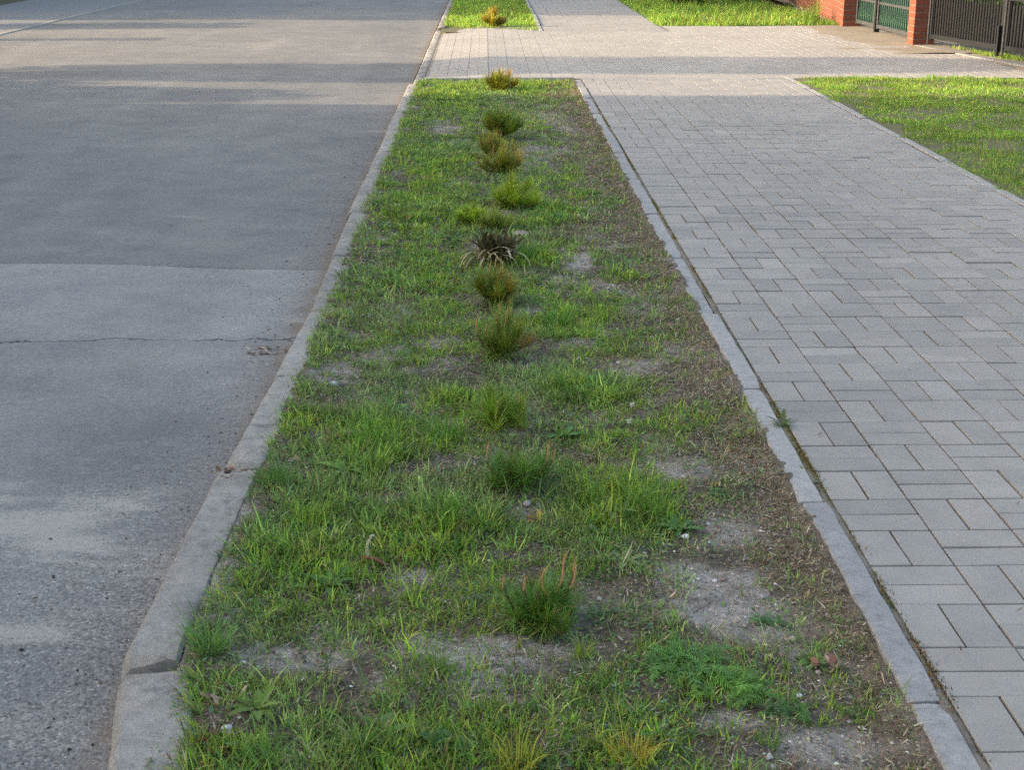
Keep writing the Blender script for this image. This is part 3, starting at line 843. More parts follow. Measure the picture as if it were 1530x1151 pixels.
ground_cover('clover', 'low small-leaved ground cover among the near grass', 2.0, 5.6, 80000, 1.0)
ground_cover('clover', 'low small-leaved ground cover among the far grass', 5.6, 13.6, 80000, 1.6)

# dead straw, needles and leaf crumbs lying on the soil, thick on the footpath side
def litter(name, label, y0, y1, n, wmul):
    X = RNG.uniform(-0.61, 0.79, n); Y = RNG.uniform(y0, y1, n)
    ba = field(X, Y, BARE); dr = dry_side(X, Y)
    k = RNG.random(n) < np.clip(0.32 + 1.1 * dr * (0.4 + fbm(X, Y, 9, 3)), 0, 1) * (1 - 0.88 * ba)
    X, Y = X[k], Y[k]; N = len(X)
    L = RNG.gamma(4, 1 / 4, N) * 0.012 * (0.7 + 0.3 * wmul)
    c = pick(1.65 * np.array([[0.20, 0.155, 0.09], [0.13, 0.09, 0.055], [0.28, 0.235, 0.16], [0.085, 0.055, 0.035], [0.16, 0.105, 0.07], [0.14, 0.15, 0.07], [0.19, 0.175, 0.15]]), N)
    z = SOIL_Z + soil_h(X, Y) + RNG.uniform(0.000, 0.010, N)
    V, Q, C = blades(np.stack([X, Y, z], -1), RNG.uniform(0, 6.28, N), RNG.normal(1.35, 0.35, N), L, RNG.uniform(0.0012, 0.0034, N) * wmul, c, RNG.normal(0, 0.5, N), 2)
    o = mesh_np(name, V, Q, M['dry'], None, C)
    return tag(o, label, 'plant litter', kind='stuff')
litter('dry_litter', 'brown dead straw lying along the near footpath edging', 2.0, 5.6, 150000, 1.15)
litter('dry_litter', 'brown dead straw lying along the far footpath edging', 5.6, 13.6, 110000, 1.8)

# crumbs of soil, grit and pebbles
def stones_np(name, label, X, Y, Z, rad, c, cat, kind='stuff', parent=None):
    base = np.array([[1, 0, 0], [-1, 0, 0], [0, 1, 0], [0, -1, 0], [0, 0, 1], [0, 0, -1]], float)
    tri = np.array([[0, 2, 4], [2, 1, 4], [1, 3, 4], [3, 0, 4], [2, 0, 5], [1, 2, 5], [3, 1, 5], [0, 3, 5]])
    N = len(X)
    B = base[None] * RNG.uniform(0.6, 1.3, (N, 6, 1)) * rad[:, None, None] * RNG.uniform(0.6, 1.2, (N, 1, 3))
    a = RNG.uniform(0, 6.28, N); ca, sa = np.cos(a)[:, None], np.sin(a)[:, None]
    V = np.stack([B[..., 0] * ca - B[..., 1] * sa, B[..., 0] * sa + B[..., 1] * ca, B[..., 2] * 0.75], -1) + np.stack([X, Y, Z], -1)[:, None]
    T = (tri[None] + (np.arange(N) * 6)[:, None, None]).reshape(-1, 3)
    C = np.repeat(c, 6, 0)
    o = mesh_np(name, V.reshape(-1, 3), np.zeros((0, 4), int), M['stone'], parent, C, None, T)
    return tag(o, label, cat, kind=kind)
n = 42000
X = RNG.uniform(-0.6, 0.79, n); Y = 2.0 + 6.5 * RNG.random(n) ** 1.7
k = RNG.random(n) < 0.30 + 0.7 * field(X, Y, BARE)
X, Y = X[k], Y[k]; rad = RNG.gamma(2.2, 0.0011, len(X)).clip(0.0008, 0.010)
c = pick(1.9 * np.array([[0.20, 0.18, 0.15], [0.11, 0.095, 0.08], [0.30, 0.285, 0.265], [0.06, 0.05, 0.042]]), len(X), [0.4, 0.3, 0.15, 0.15])
stones_np('soil_crumbs', 'grey soil crumbs and grit scattered on bare earth of the strip', X, Y, SOIL_Z + soil_h(X, Y) + rad * 0.3, rad, c, 'soil')
n = 2600
Y = 2.0 + 8.5 * RNG.random(n) ** 1.4; X = -0.735 - RNG.gamma(1.3, 0.11, n)
k = (X > -2.2); X, Y = X[k], Y[k]
rad = RNG.gamma(2.2, 0.0008, len(X)).clip(0.0006, 0.006)
c = pick(np.array([[0.22, 0.20, 0.18], [0.10, 0.095, 0.09], [0.34, 0.31, 0.28], [0.05, 0.047, 0.045], [0.24, 0.16, 0.10]]), len(X))
stones_np('road_grit', 'loose grit lying on the asphalt along the kerb', X, Y, ROAD_Z + crown_z(X, Y) + np.where(Y > 6.4, 0.006, 0) + rad * 0.4, rad, c, 'grit')

# moss and dirt packed in the gap between edging and pavers
n = 26000
Y = 2.0 + 9.5 * RNG.random(n) ** 1.5
wd = 0.010 + 0.022 * fbm(Y, Y * 0, 2.6, 2) * np.clip((5.2 - Y) / 2.5 + 0.5, 0.35, 1.2)
X = 0.8745 + RNG.normal(0, 1, n) * wd * 0.36
k = RNG.random(n) < np.clip(0.42 + 3.0 * (fbm(Y, Y * 0 + 3, 3.2, 5) - 0.48), 0.06, 1)
X, Y = X[k], Y[k]; N = len(X)
c = pick(1.35 * np.array([[0.13, 0.075, 0.03], [0.09, 0.10, 0.025], [0.17, 0.10, 0.035], [0.06, 0.045, 0.03], [0.11, 0.12, 0.03]]), N)
hue = vn(Y, Y * 0, 3.5, 4)[:, None]; c = c * (0.7 + 0.6 * hue * np.array([0.9, 1.3, 0.8]) + 0.3 * (1 - hue) * np.array([1.5, 0.8, 0.8]))
V, Q, C = blades(np.stack([X, Y, np.full(N, -0.010) + RNG.uniform(0, 0.008, N)], -1), RNG.uniform(0, 6.28, N), np.abs(RNG.normal(0.4, 0.4, N)), RNG.uniform(0.004, 0.011, N), RNG.uniform(0.0015, 0.0035, N), c, RNG.normal(0.5, 0.5, N), 2)
o = mesh_np('moss', V, Q, M['moss'], None, C)
tag(o, 'rusty brown and green moss filling the gap beside the footpath edging', 'moss', kind='stuff')

# ------------------------------------------------------------------ pine seedlings
def soil_at(x, y): return SOIL_Z + float(soil_h(np.array([x]), np.array([y]))[0])
def pine(x, y, width, height, label, hue=(0.045, 0.10, 0.018), nsh=9, needles=130, candles=(), orange=0.0, group='pine seedlings in a row along the strip', nw=0.0013, seed=0):
    rr = random.Random(seed + 100)
    z0 = soil_at(x, y) if y < 13.7 else -0.02
    if y > 6.5: hue = (hue[0] * 1.35, hue[1] * 1.4, hue[2] * 1.2); orange *= 0.8
    if y > 4.5: width *= 1.32; height *= 1.32; nw *= 1.2; orange *= 0.85; needles = int(needles * 1.6); candles = [(a * 1.15, b_, c * 1.25, d, e_) for a, b_, c, d, e_ in candles]
    t = empty('pine_seedling', (x, y, z0)); tag(t, label, 'pine seedling', group)
    st = MB(); st.tube([(0, 0, -0.02), (0.004, 0.002, height * 0.25), (0.0, 0.0, height * 0.6)], [0.007, 0.006, 0.003], 6)
    P, AZ, LE, LL, CC, BE = [], [], [], [], [], []
    tips = []
    for s_ in range(nsh):
        a = 2 * math.pi * (s_ + rr.uniform(-0.9, 0.9)) / max(1, nsh - 1)
        out = width * 0.42 * (0.35 + 0.65 * rr.random()) if s_ else 0.0
        hh = height * (0.48 if s_ else 0.62) * rr.uniform(0.5, 1.15)
        if s_ % 2: hh *= 0.55; out *= 1.35
        nl_s = rr.uniform(0.6, 1.1); le_s = rr.gauss(0, 0.15); cs = rr.uniform(0.75, 1.25)
        org = orange * (1.6 if rr.random() < 0.35 else 0.25)
        b = Vector((0, 0, height * 0.03 + 0.06 * height * rr.random()))
        m1 = Vector((out * 0.6 * math.cos(a), out * 0.6 * math.sin(a), hh * 0.5))
        e1 = Vector((out * math.cos(a), out * math.sin(a), hh))
        st.tube([b, m1, e1], [0.004, 0.0035, 0.002], 5)
        tips.append((e1, a))
        for q in range(int(needles * rr.uniform(0.8, 1.9))):
            u = rr.random() ** 0.7
            p = (b * (1 - u) ** 2 + m1 * 2 * u * (1 - u) + e1 * u * u)
            aa = rr.uniform(0, 6.28)
            P.append(p); AZ.append(aa if rr.random() < 0.55 else a + rr.gauss(0, 0.6))
            LE.append(min(1.8, abs(rr.gauss(1.12 - 0.55 * u + le_s, 0.50))))
            LL.append(width * 0.42 * nl_s * rr.uniform(0.5, 1.2))
            v = max(0.4, rr.gauss(1, 0.28)) * cs
            if rr.random() < org * u * 1.3: c_ = (0.42 * v, 0.18 * v, 0.04 * v)
            elif rr.random() < 0.10: c_ = (0.30 * v, 0.25 * v, 0.08 * v)
            else: c_ = (hue[0] * v * 2.9, hue[1] * v * 2.55, hue[2] * v * 1.7)
            CC.append(c_); BE.append(rr.gauss(0.30, 0.35))
    for (dx, dy, hz, ln, curl) in candles:
        b = Vector((dx * 0.2, dy * 0.2, 0.01)); m1 = Vector((dx * 0.75, dy * 0.75, hz * 0.5)); e1 = Vector((dx, dy, hz + 0.004))
        st.tube([b, m1, e1], [0.0035, 0.003, 0.0024], 5)
        for q in range(int(needles * 0.7)):
            u = rr.random() * 0.85
            P.append(b * (1 - u) ** 2 + m1 * 2 * u * (1 - u) + e1 * u * u); AZ.append(rr.uniform(0, 6.28)); LE.append(abs(rr.gauss(0.95, 0.45)))
            LL.append(width * 0.34 * rr.uniform(0.6, 1.15)); v = max(0.4, rr.gauss(1, 0.25)); CC.append((hue[0] * v * 2.9, hue[1] * v * 2.55, hue[2] * v * 1.7)); BE.append(rr.gauss(0.2, 0.3))
    P = np.array([tuple(p) for p in P])
    V, Q, C = blades(P, np.array(AZ), np.array(LE), np.array(LL), np.full(len(P), nw), np.array(CC), np.array(BE), 2)
    st.build('stem', M['bark'], t)
    o = mesh_np('needles', V, Q, M['needle'], t, C); tag(o, kind='stuff')
    for (dx, dy, hz, ln, curl) in candles:
        cb = MB(); pts, rad = [], []
        for k in range(7):
            u = k / 6
            pts.append((dx - curl * 0.6 * math.sin(u * 2.4) * ln + 0.15 * ln * u, dy + 0.1 * ln * u, hz + ln * (u - 0.25 * abs(curl) * u * u)))
            rad.append(0.0027 * (1.0 if u < 0.75 else 1.0 - (u - 0.75) * 2.6))
        cb.tube(pts, rad, 6)
        for k in range(26):        # small scales and young needles standing off the candle
            u = rr.random(); i0 = min(5, int(u * 6)); p = Vector(pts[i0]).lerp(Vector(pts[i0 + 1]), u * 6 - i0)
            aa = rr.uniform(0, 6.28)
            cb.leaf(p, (math.cos(aa) * 0.5, math.sin(aa) * 0.5, 1.0), 0.009, 0.0022, (0.8, 0.7, 0.1), -0.2)
        cb.build('candle', M['candle'], t, smooth=True)
    return t
DG = (0.038, 0.092, 0.017); YG = (0.085, 0.130, 0.016); OG = (0.075, 0.095, 0.014)
pine(0.105, 2.83, 0.20, 0.145, 'large dark green pine seedling with curled orange candles, nearest the camera', DG, 10, 190,
     [(0.020, 0.0, 0.07, 0.075, 0.42), (0.036, 0.01, 0.075, 0.065, -0.30), (0.068, 0.03, 0.07, 0.06, -0.2), (0.055, 0.06, 0.075, 0.075, 0.1), (-0.03, 0.0, 0.085, 0.035, 0.1), (-0.075, 0.02, 0.08, 0.03, 0.1), (0.08, 0.05, 0.10, 0.04, 0.15)], 0.05, seed=1)
pine(0.070, 3.62, 0.20, 0.135, 'wide green pine seedling with an orange candle at each side, second from the front', DG, 10, 170,
     [(-0.075, -0.01, 0.075, 0.055, 0.05), (0.085, 0.0, 0.07, 0.055, 0.05), (0.10, 0.02, 0.06, 0.04, -0.1)], 0.04, seed=2)
pine(0.040, 4.13, 0.22, 0.115, 'low yellow-green pine seedling, third from the front', (0.062, 0.118, 0.016), 11, 140, [(0.05, 0.0, 0.07, 0.035, 0.05)], 0.10, seed=3)
pine(0.035, 4.82, 0.17, 0.150, 'slender pine seedling with tall brown shoots and bare soil beside it', (0.052, 0.090, 0.015), 8, 110,
     [(0.0, 0.0, 0.09, 0.075, 0.1), (0.018, 0.01, 0.08, 0.07, -0.1), (-0.06, 0.0, 0.06, 0.075, 0.25), (-0.035, 0.0, 0.05, 0.06, 0.15)], 0.28, seed=4)
pine(0.032, 5.54, 0.19, 0.145, 'bushy pine seedling with an orange top in front of the withered plant', (0.06, 0.10, 0.016), 10, 150,
     [(-0.02, 0.0, 0.10, 0.05, 0.05), (0.02, 0.0, 0.10, 0.05, 0.0), (0.0, 0.03, 0.11, 0.05, 0.1)], 0.28, seed=5)
pine(-0.065, 7.10, 0.14, 0.115, 'small round bright green pine seedling just left behind the withered plant', YG, 9, 150, [], 0.0, nw=0.0017, seed=6)
pine(0.035, 6.95, 0.13, 0.075, 'low pale green pine seedling directly behind the withered plant', (0.085, 0.115, 0.035), 8, 110, [], 0.0, nw=0.0017, seed=7)
pine(0.125, 7.56, 0.21, 0.135, 'round yellow-green pine seedling halfway along the strip', YG, 11, 150, [], 0.06, nw=0.0018, seed=8)
pine(0.095, 8.55, 0.19, 0.17, 'thin pine seedling with reddish brown shoots, third from the driveway', (0.07, 0.085, 0.02), 8, 100,
     [(0.02, 0, 0.09, 0.08, 0.1), (-0.05, 0, 0.09, 0.07, 0.1), (0.05, 0.02, 0.08, 0.07, -0.1)], 0.40, nw=0.0019, seed=9)
pine(0.05, 9.15, 0.22, 0.15, 'brownish pine seedling with rust-coloured tips, second row behind the round one', (0.07, 0.08, 0.02), 8, 90,
     [(-0.06, 0, 0.08, 0.08, 0.1), (0.03, 0, 0.08, 0.07, 0.0)], 0.5, nw=0.002, seed=14)
pine(0.095, 10.0, 0.23, 0.20, 'dark pine seedling with orange tips, second from the driveway', (0.05, 0.085, 0.015), 10, 120,
     [(0.0, 0, 0.13, 0.06, 0.1), (0.05, 0, 0.12, 0.06, 0.0), (-0.05, 0, 0.12, 0.05, 0.1)], 0.30, nw=0.0022, seed=10)
pine(0.115, 12.9, 0.22, 0.19, 'sunlit yellowish pine seedling at the driveway end of the strip', (0.085, 0.10, 0.018), 10, 130,
     [(0.0, 0, 0.11, 0.07, 0.1), (-0.05, 0, 0.11, 0.06, 0.0)], 0.35, nw=0.0026, seed=11)
pine(0.11, 20.45, 0.25, 0.27, 'pine seedling beyond the driveway, in the sunlit end of the far strip', (0.10, 0.10, 0.018), 10, 150,
     [(0.0, 0, 0.16, 0.08, 0.1)], 0.40, nw=0.004, seed=12)

# ------------------------------------------------------------------ withered plant
t = empty('withered_plant', (0.036, 6.22, soil_at(0.036, 6.22)))
tag(t, 'withered plant with drooping pale dry leaves between the green seedlings', 'dead plant')
rr = random.Random(3)
for q in range(30):
    mb = MB(); v = max(0.5, rr.gauss(1, 0.25))
    mb.col = (0.36 * v, 0.29 * v, 0.17 * v) if q % 3 else (0.52 * v, 0.45 * v, 0.31 * v)
    a = rr.uniform(0, 6.28)
    mb.leaf((rr.uniform(-0.085, 0.06), rr.uniform(-0.045, 0.02), rr.uniform(0.0, 0.02)), (0.16 * math.cos(a), 0.14 * math.sin(a), 1), rr.uniform(0.13, 0.20), rr.uniform(0.007, 0.012), (0.6, 1, 1, 1, 0.9, 0.8, 0.6, 0.3), rr.uniform(1.6, 3.3), nrm=rr.uniform(-0.5, 0.5), fold=0.4)
    mb.build('dry_leaf', M['dry'], t, tint=True)
for q in range(60):
    mb = MB(); v = max(0.4, rr.gauss(1, 0.3)); mb.col = (0.115 * v, 0.10 * v, 0.05 * v)
    a = rr.uniform(0, 6.28)
    mb.leaf((rr.uniform(-0.06, 0.08), rr.uniform(-0.03, 0.02), rr.uniform(0, 0.04)), (0.10 * math.cos(a), 0.10 * math.sin(a), 1), rr.uniform(0.08, 0.14), rr.uniform(0.016, 0.028), (0.5, 0.9, 1, 0.9, 0.7, 0.3), rr.uniform(0.1, 1.3), nrm=rr.uniform(-1, 1), fold=0.5)
    mb.build('blackened_leaf', M['dry'], t, tint=True)
mb = MB(); mb.col = (0.30, 0.27, 0.20)
for q in range(9):
    a = q * 0.7
    mb.leaf((0.11, 0.0, 0.145), (math.cos(a), math.sin(a), 0.5), 0.042, 0.022, (0.3, 1, 0.9, 0.3), 1.4)
mb.tube([(0.07, 0, 0), (0.09, 0, 0.09), (0.11, 0, 0.15)], 0.004, 5)
mb.build('dry_seed_head', M['dry'], t, tint=True)

# ------------------------------------------------------------------ weeds, each a plant of its own
def yarrow(x, y, rad, hgt, label, nf=30, hue=(0.06, 0.135, 0.025), seed=0, z=None):
    rr = random.Random(seed)
    t = empty('feathery_weed', (x, y, soil_at(x, y) if z is None else z)); tag(t, label, 'weed', 'feathery weeds in the strip')
    mb = MB()
    for q in range(int(nf * 1.7)):
        a = rr.uniform(0, 6.28); v = rr.gauss(1, 0.2)
        mb.col = tuple(h * v * 2.0 for h in hue)
        r0 = rad * 0.55 * math.sqrt(rr.random()); ab = rr.uniform(0, 6.28)
        b = Vector((r0 * math.cos(ab), r0 * math.sin(ab), 0))
        out = rr.uniform(0.3, 1.2)
        d = Vector((math.cos(a) * out, math.sin(a) * out, 1)).normalized()
        L = hgt * rr.uniform(0.6, 1.25); p = b.copy(); n = 14
        for k in range(n):
            q2 = p + d * (L / n)
            u = k / n
            w = hgt * 0.15 * math.sin(math.pi * min(1, u * 0.85 + 0.12))
            sd = d.cross(Vector((0, 0, 1)));  sd = sd.normalized() if sd.length > 1e-3 else Vector((1, 0, 0))
            for sg in (-1, 1):
                mb.leaf(p, sd * sg + d * 0.9 + Vector((0, 0, rr.uniform(-0.7, 0.9))), w * 1.4, w * 0.22, (0.5, 1, 0.2), 0.5)
            mb.add([p - sd * 0.0006, p + sd * 0.0006, q2 + sd * 0.0006, q2 - sd * 0.0006], [(0, 1, 2, 3)])
            p = q2; d = (d + Vector((math.cos(a) * 0.08, math.sin(a) * 0.08, -0.12))).normalized()
    o = mb.build('fronds', M['weed'], t, tint=True); tag(o, kind='stuff')
    return t
yarrow(0.40, 2.62, 0.13, 0.085, 'large feathery green weed clump on bare soil at the lower right of the strip', 48, seed=1)
yarrow(0.49, 2.53, 0.09, 0.075, 'bright feathery weed beside the large clump, on its footpath side', 30, (0.08, 0.16, 0.025), seed=2)
yarrow(0.56, 2.44, 0.055, 0.05, 'small dark feathery weed in front of the bright feathery one', 18, (0.045, 0.10, 0.025), seed=3)
yarrow(0.60, 2.83, 0.045, 0.045, 'small feathery weed alone on the pale bare patch near the edging', 14, (0.045, 0.11, 0.03), seed=4)
yarrow(0.24, 2.86, 0.05, 0.045, 'low feathery weed just right of the nearest pine seedling', 14, (0.045, 0.09, 0.035), seed=5)
yarrow(0.33, 7.25, 0.15, 0.085, 'broad feathery weed right of the round yellow-green seedling', 34, (0.06, 0.14, 0.03), seed=6)
yarrow(0.30, 4.45, 0.13, 0.07, 'feathery green weed patch right of the third pine seedling', 34, (0.055, 0.13, 0.025), seed=7)
yarrow(0.62, 3.55, 0.06, 0.045, 'small green weed among brown straw beside the edging', 16, (0.05, 0.12, 0.03), seed=8)
yarrow(-0.03, 2.95, 0.05, 0.05, 'grey-green feathery weed just left of the nearest pine seedling', 16, (0.075, 0.10, 0.05), seed=9)

def dandelion(x, y, rad, label, nl=9, hue=(0.07, 0.15, 0.025), seed=0, broad=0.28, rise=0.7, z=None):
    rr = random.Random(seed + 50)
    t = empty('broadleaf_weed', (x, y, soil_at(x, y) if z is None else z)); tag(t, label, 'weed', 'broad-leaved weeds in the strip')
    for q in range(nl):
        mb = MB(); v = rr.gauss(1, 0.15); mb.col = tuple(h * v * 1.45 for h in hue)
        a = 2 * math.pi * (q + rr.uniform(-0.3, 0.3)) / nl
        L = rad * rr.uniform(0.75, 1.2); n = 13
        prof = [0.12] + [math.sin(math.pi * (k / (n - 1)) ** 0.75 * 0.93 + 0.08) * (1 - 0.38 * (k % 2)) for k in range(1, n - 1)] + [0.05]
        mb.leaf((0.004 * math.cos(a), 0.004 * math.sin(a), 0.003), (math.cos(a), math.sin(a), rise * rr.uniform(0.5, 1.4)), L, L * broad * 2, prof, rr.uniform(0.5, 1.3), fold=0.25)
        mb.build('leaf', M['weed'], t, tint=True)
    return t
dan = [(-0.39, 3.72, 0.075, 'bright broad-leaved weed with a pale upright leaf near the kerb, beside tall grass', 9, (0.10, 0.18, 0.03)),
       (0.31, 3.42, 0.07, 'broad-leaved weed with large pale leaves right of the second seedling', 8, (0.10, 0.17, 0.045)),
       (0.32, 3.12, 0.055, 'weed with one upright pale leaf behind and right of the nearest seedling', 6, (0.12, 0.17, 0.06)),
       (-0.36, 3.02, 0.06, 'broad-leaved weed left of the brown flower stalk, near the kerb', 8, (0.075, 0.15, 0.025)),
       (-0.20, 2.38, 0.06, 'broad-leaved weed in the foreground grass, left of centre', 8, (0.07, 0.14, 0.03)),
       (-0.08, 2.33, 0.055, 'dark round-leaved weed in the foreground grass at the centre', 7, (0.05, 0.12, 0.035)),
       (0.66, 2.66, 0.040, 'small round-leaved weed by the edging, beside white crumbs', 7, (0.09, 0.15, 0.035)),
       (-0.44, 2.45, 0.055, 'yellow-green broad-leaved weed beside the nearest kerb stone', 8, (0.10, 0.16, 0.025)),
       (-0.52, 4.95, 0.05, 'small bright weed by the kerb below the broken joint', 7, (0.11, 0.17, 0.03)),
       (-0.28, 4.25, 0.07, 'leafy weed tuft left of the third pine seedling', 9, (0.07, 0.15, 0.025)),
       (0.22, 4.0, 0.06, 'leafy green weed between the third seedling and the white flower heads', 8, (0.06, 0.14, 0.03)),
       (0.47, 3.32, 0.06, 'green weed tuft at the edge of the bare ground, right of the seedlings', 8, (0.06, 0.13, 0.03)),
       (-0.16, 6.7, 0.07, 'leafy weed on the kerb side of the withered plant', 8, (0.07, 0.14, 0.03)),
       (0.13, 3.40, 0.04, 'small yellowing weed in front of the second seedling', 7, (0.26, 0.19, 0.03))]
for q, (x, y, r_, lb, nl, hue) in enumerate(dan):
    dandelion(x, y, r_, lb, nl, hue, q, 0.20 if q not in (5, 6) else 0.32)
# weed in the paver joint
t = dandelion(0.868, 4.05, 0.055, 'small reddish-rooted weed growing in the gap between edging and pavers', 9, (0.085, 0.115, 0.045), 77, 0.16, 1.3, -0.008)
dandelion(0.864, 3.60, 0.03, 'tiny sprout in the mossy gap, next one toward the camera', 7, (0.085, 0.115, 0.035), 78, 0.16, 0.9, -0.008)
dandelion(0.862, 3.68, 0.025, 'tiny sprout in the mossy gap just behind another sprout', 6, (0.10, 0.105, 0.03), 79, 0.16, 0.9, -0.008)

# grassy weed hanging over the kerb at the broken joints
def tuft(x, y, rad, hgt, n, label, hue, z=None, seed=0, w=0.0026):
    t = empty('grass_tuft', (x, y, soil_at(x, y) if z is None else z)); tag(t, label, 'grass tuft', 'tall grass tufts in the strip')
    a = RNG.uniform(0, 6.28, n); r_ = rad * 0.4 * np.sqrt(RNG.random(n))
    c = np.array(hue)[None] * 1.95 * RNG.normal(1, 0.18, (n, 1)).clip(0.5, 1.6)
    V, Q, C = blades(np.stack([r_ * np.cos(a), r_ * np.sin(a), np.full(n, -0.003)], -1), a + RNG.normal(0, 0.6, n), np.abs(RNG.normal(0.25, 0.3, n)), hgt * RNG.gamma(10, 0.1, n), RNG.uniform(0.6, 1.2, n) * w, c, RNG.normal(0.9, 0.5, n), 4)
    o = mesh_np('blades', V, Q, M['grass'], t, C); tag(o, kind='stuff')
    return t
tf = [(-0.575, 2.70, 0.09, 0.075, 120, 'grass tuft hanging over the kerb at the nearest joint', (0.075, 0.14, 0.04)),
      (-0.565, 3.62, 0.10, 0.075, 130, 'grass tuft covering the kerb edge at the crumbled joint', (0.06, 0.12, 0.035)),
      (-0.34, 3.95, 0.11, 0.085, 160, 'tall grass tuft in the lush patch near the kerb', (0.075, 0.15, 0.025)),
      (-0.45, 3.35, 0.10, 0.07, 120, 'yellow-green grass tuft beside the kerb, past the crumbled joint', (0.10, 0.16, 0.022)),
      (0.42, 3.42, 0.11, 0.075, 150, 'thick grass tuft at the border of the bare soil on the right', (0.085, 0.15, 0.03)),
      (-0.10, 3.42, 0.09, 0.075, 120, 'grass tuft left of the second pine seedling', (0.08, 0.15, 0.03)),
      (-0.10, 2.62, 0.05, 0.065, 46, 'lone grass tuft standing in the grey bare patch left of centre', (0.09, 0.15, 0.035)),
      (0.19, 2.68, 0.04, 0.05, 50, 'small upright grass tuft in front of the nearest seedling', (0.12, 0.16, 0.03)),
      (0.05, 2.26, 0.08, 0.06, 90, 'yellowing grass tuft at the bottom edge of the strip', (0.20, 0.19, 0.03)),
      (0.25, 2.27, 0.09, 0.06, 90, 'yellow-orange grass tuft at the bottom, right of centre', (0.24, 0.19, 0.03)),
      (-0.40, 2.28, 0.08, 0.06, 80, 'green grass tuft at the bottom near the kerb', (0.08, 0.15, 0.03)),
      (0.26, 5.2, 0.10, 0.075, 140, 'green grass tuft right of the slender brown-shooted seedling', (0.06, 0.13, 0.03)),
      (0.2, 6.35, 0.14, 0.085, 150, 'grass tuft right of the withered plant', (0.06, 0.13, 0.03)),
      (0.51, 2.33, 0.04, 0.04, 40, 'thin grass tuft on the bare corner by the edging', (0.09, 0.14, 0.04)),
      (-0.12, 4.02, 0.1, 0.075, 110, 'grass tuft in front of the third pine seedling', (0.07, 0.14, 0.03))]
for q, (x, y, r_, h_, n_, lb, hue) in enumerate(tf):
    tuft(x, y, r_, h_, n_, lb, hue, w=0.0026 if y < 5 else 0.0032)

# faded flower stalk lying in the grass
t = empty('faded_flower_stalk', (-0.275, 3.14, soil_at(-0.275, 3.14))); tag(t, 'faded flower stalk, pale upright stem with white tip, bent over brown', 'flower stalk')
mb = MB(); mb.col = (0.50, 0.44, 0.30); mb.tube([(-0.004, 0, 0.015), (-0.010, 0, 0.032), (-0.008, 0, 0.055), (0.004, 0, 0.08)], [0.0026, 0.0042, 0.0036, 0.0018], 7); mb.build('pale_stem', M['dry'], t, smooth=True, tint=True)
mb = MB(); mb.col = (0.24, 0.11, 0.07); mb.tube([(-0.02, 0, 0.022), (0.005, -0.004, 0.022), (0.03, -0.01, 0.010), (0.055, -0.012, 0.004)], [0.003, 0.005, 0.0045, 0.002], 7); mb.build('withered_bract', M['dry'], t, smooth=True, tint=True)
mb = MB(); mb.col = (0.48, 0.48, 0.36)
for q in range(6):
    a = q * 1.1; mb.leaf((0.004, 0, 0.079), (math.cos(a), math.sin(a), 0.7), 0.008, 0.004, (0.3, 1, 0.3), 1.9)
mb.build('white_tip', M['weed'], t, tint=True)
mb = MB(); mb.col = (0.13, 0.15, 0.04); mb.leaf((0.045, 0, 0.01), (0.9, 0.3, 0.8), 0.07, 0.006, (0.6, 1, 0.8, 0.4, 0.1), 0.3); mb.build('leaf', M['weed'], t, tint=True)

def white_flower(x, y, h, label, seed):
    rr = random.Random(seed)
    t = empty('white_flower', (x, y, soil_at(x, y))); tag(t, label, 'flower', 'small white flower heads in the strip')
    mb = MB(); mb.col = (0.10, 0.13, 0.05); mb.tube([(0, 0, 0), (0.004, 0, h * 0.5), (0.0, 0, h)], 0.0012, 5); mb.build('stem', M['weed'], t, tint=True)
    mb = MB(); mb.col = (0.62, 0.56, 0.52)
    for q in range(22):
        a = q * 2.4; el = 1 - q / 11
        mb.leaf((0, 0, h), (math.cos(a), math.sin(a), el), 0.009, 0.004, (0.3, 1, 0.4), 0.3)
    mb.build('petals', M['weed'], t, tint=True)
white_flower(0.432, 4.14, 0.055, 'tall pinkish white flower head right of the third seedling', 1)
white_flower(0.415, 4.05, 0.03, 'low white flower head in front of the taller pinkish one', 2)
white_flower(0.45, 7.05, 0.06, 'white flower head near the edging, right of the broad feathery weed', 3)

# kerbside litter heaps, twigs, pebbles
def debris(x, y, z, label, n, rx, ry, seed):
    rr = random.Random(seed)
    t = empty('leaf_litter_heap', (x, y, z)); tag(t, label, 'leaf litter')
    for q in range(n):
        mb = MB(); v = rr.gauss(1, 0.25)
        mb.col = tuple(c_ * v for c_ in rr.choice([(0.28, 0.18, 0.11), (0.36, 0.28, 0.21), (0.12, 0.08, 0.06), (0.22, 0.11, 0.08), (0.42, 0.36, 0.30)]))
        a = rr.uniform(0, 6.28); r_ = math.sqrt(rr.random())
        mb.leaf((rx * r_ * math.cos(a), ry * r_ * math.sin(a), rr.uniform(0.001, 0.012) * (1.2 - r_)), (math.cos(a * 3), math.sin(a * 3), rr.uniform(-0.2, 0.5)), rr.uniform(0.012, 0.034), rr.uniform(0.006, 0.016), (0.2, 0.8, 1, 0.7, 0.1), rr.uniform(-0.9, 1.2), nrm=rr.uniform(-0.7, 0.7))
        mb.build('dead_leaf', M['dry'], t, tint=True)
debris(-0.80, 5.12, ROAD_Z + 0.004, 'small heap of brown dead leaves on the asphalt against the kerb', 34, 0.075, 0.05, 1)
debris(-0.705, 3.70, -0.004, 'pale crumbled leaf litter on the broken kerb joint', 26, 0.03, 0.035, 2)
debris(-0.545, 3.78, -0.008, 'brown dead leaves caught on the kerb behind the crumbled joint', 18, 0.04, 0.03, 3)
debris(-0.52, 2.50, -0.006, 'dry brown leaves on the soil beside the nearest kerb joint', 20, 0.04, 0.05, 4)
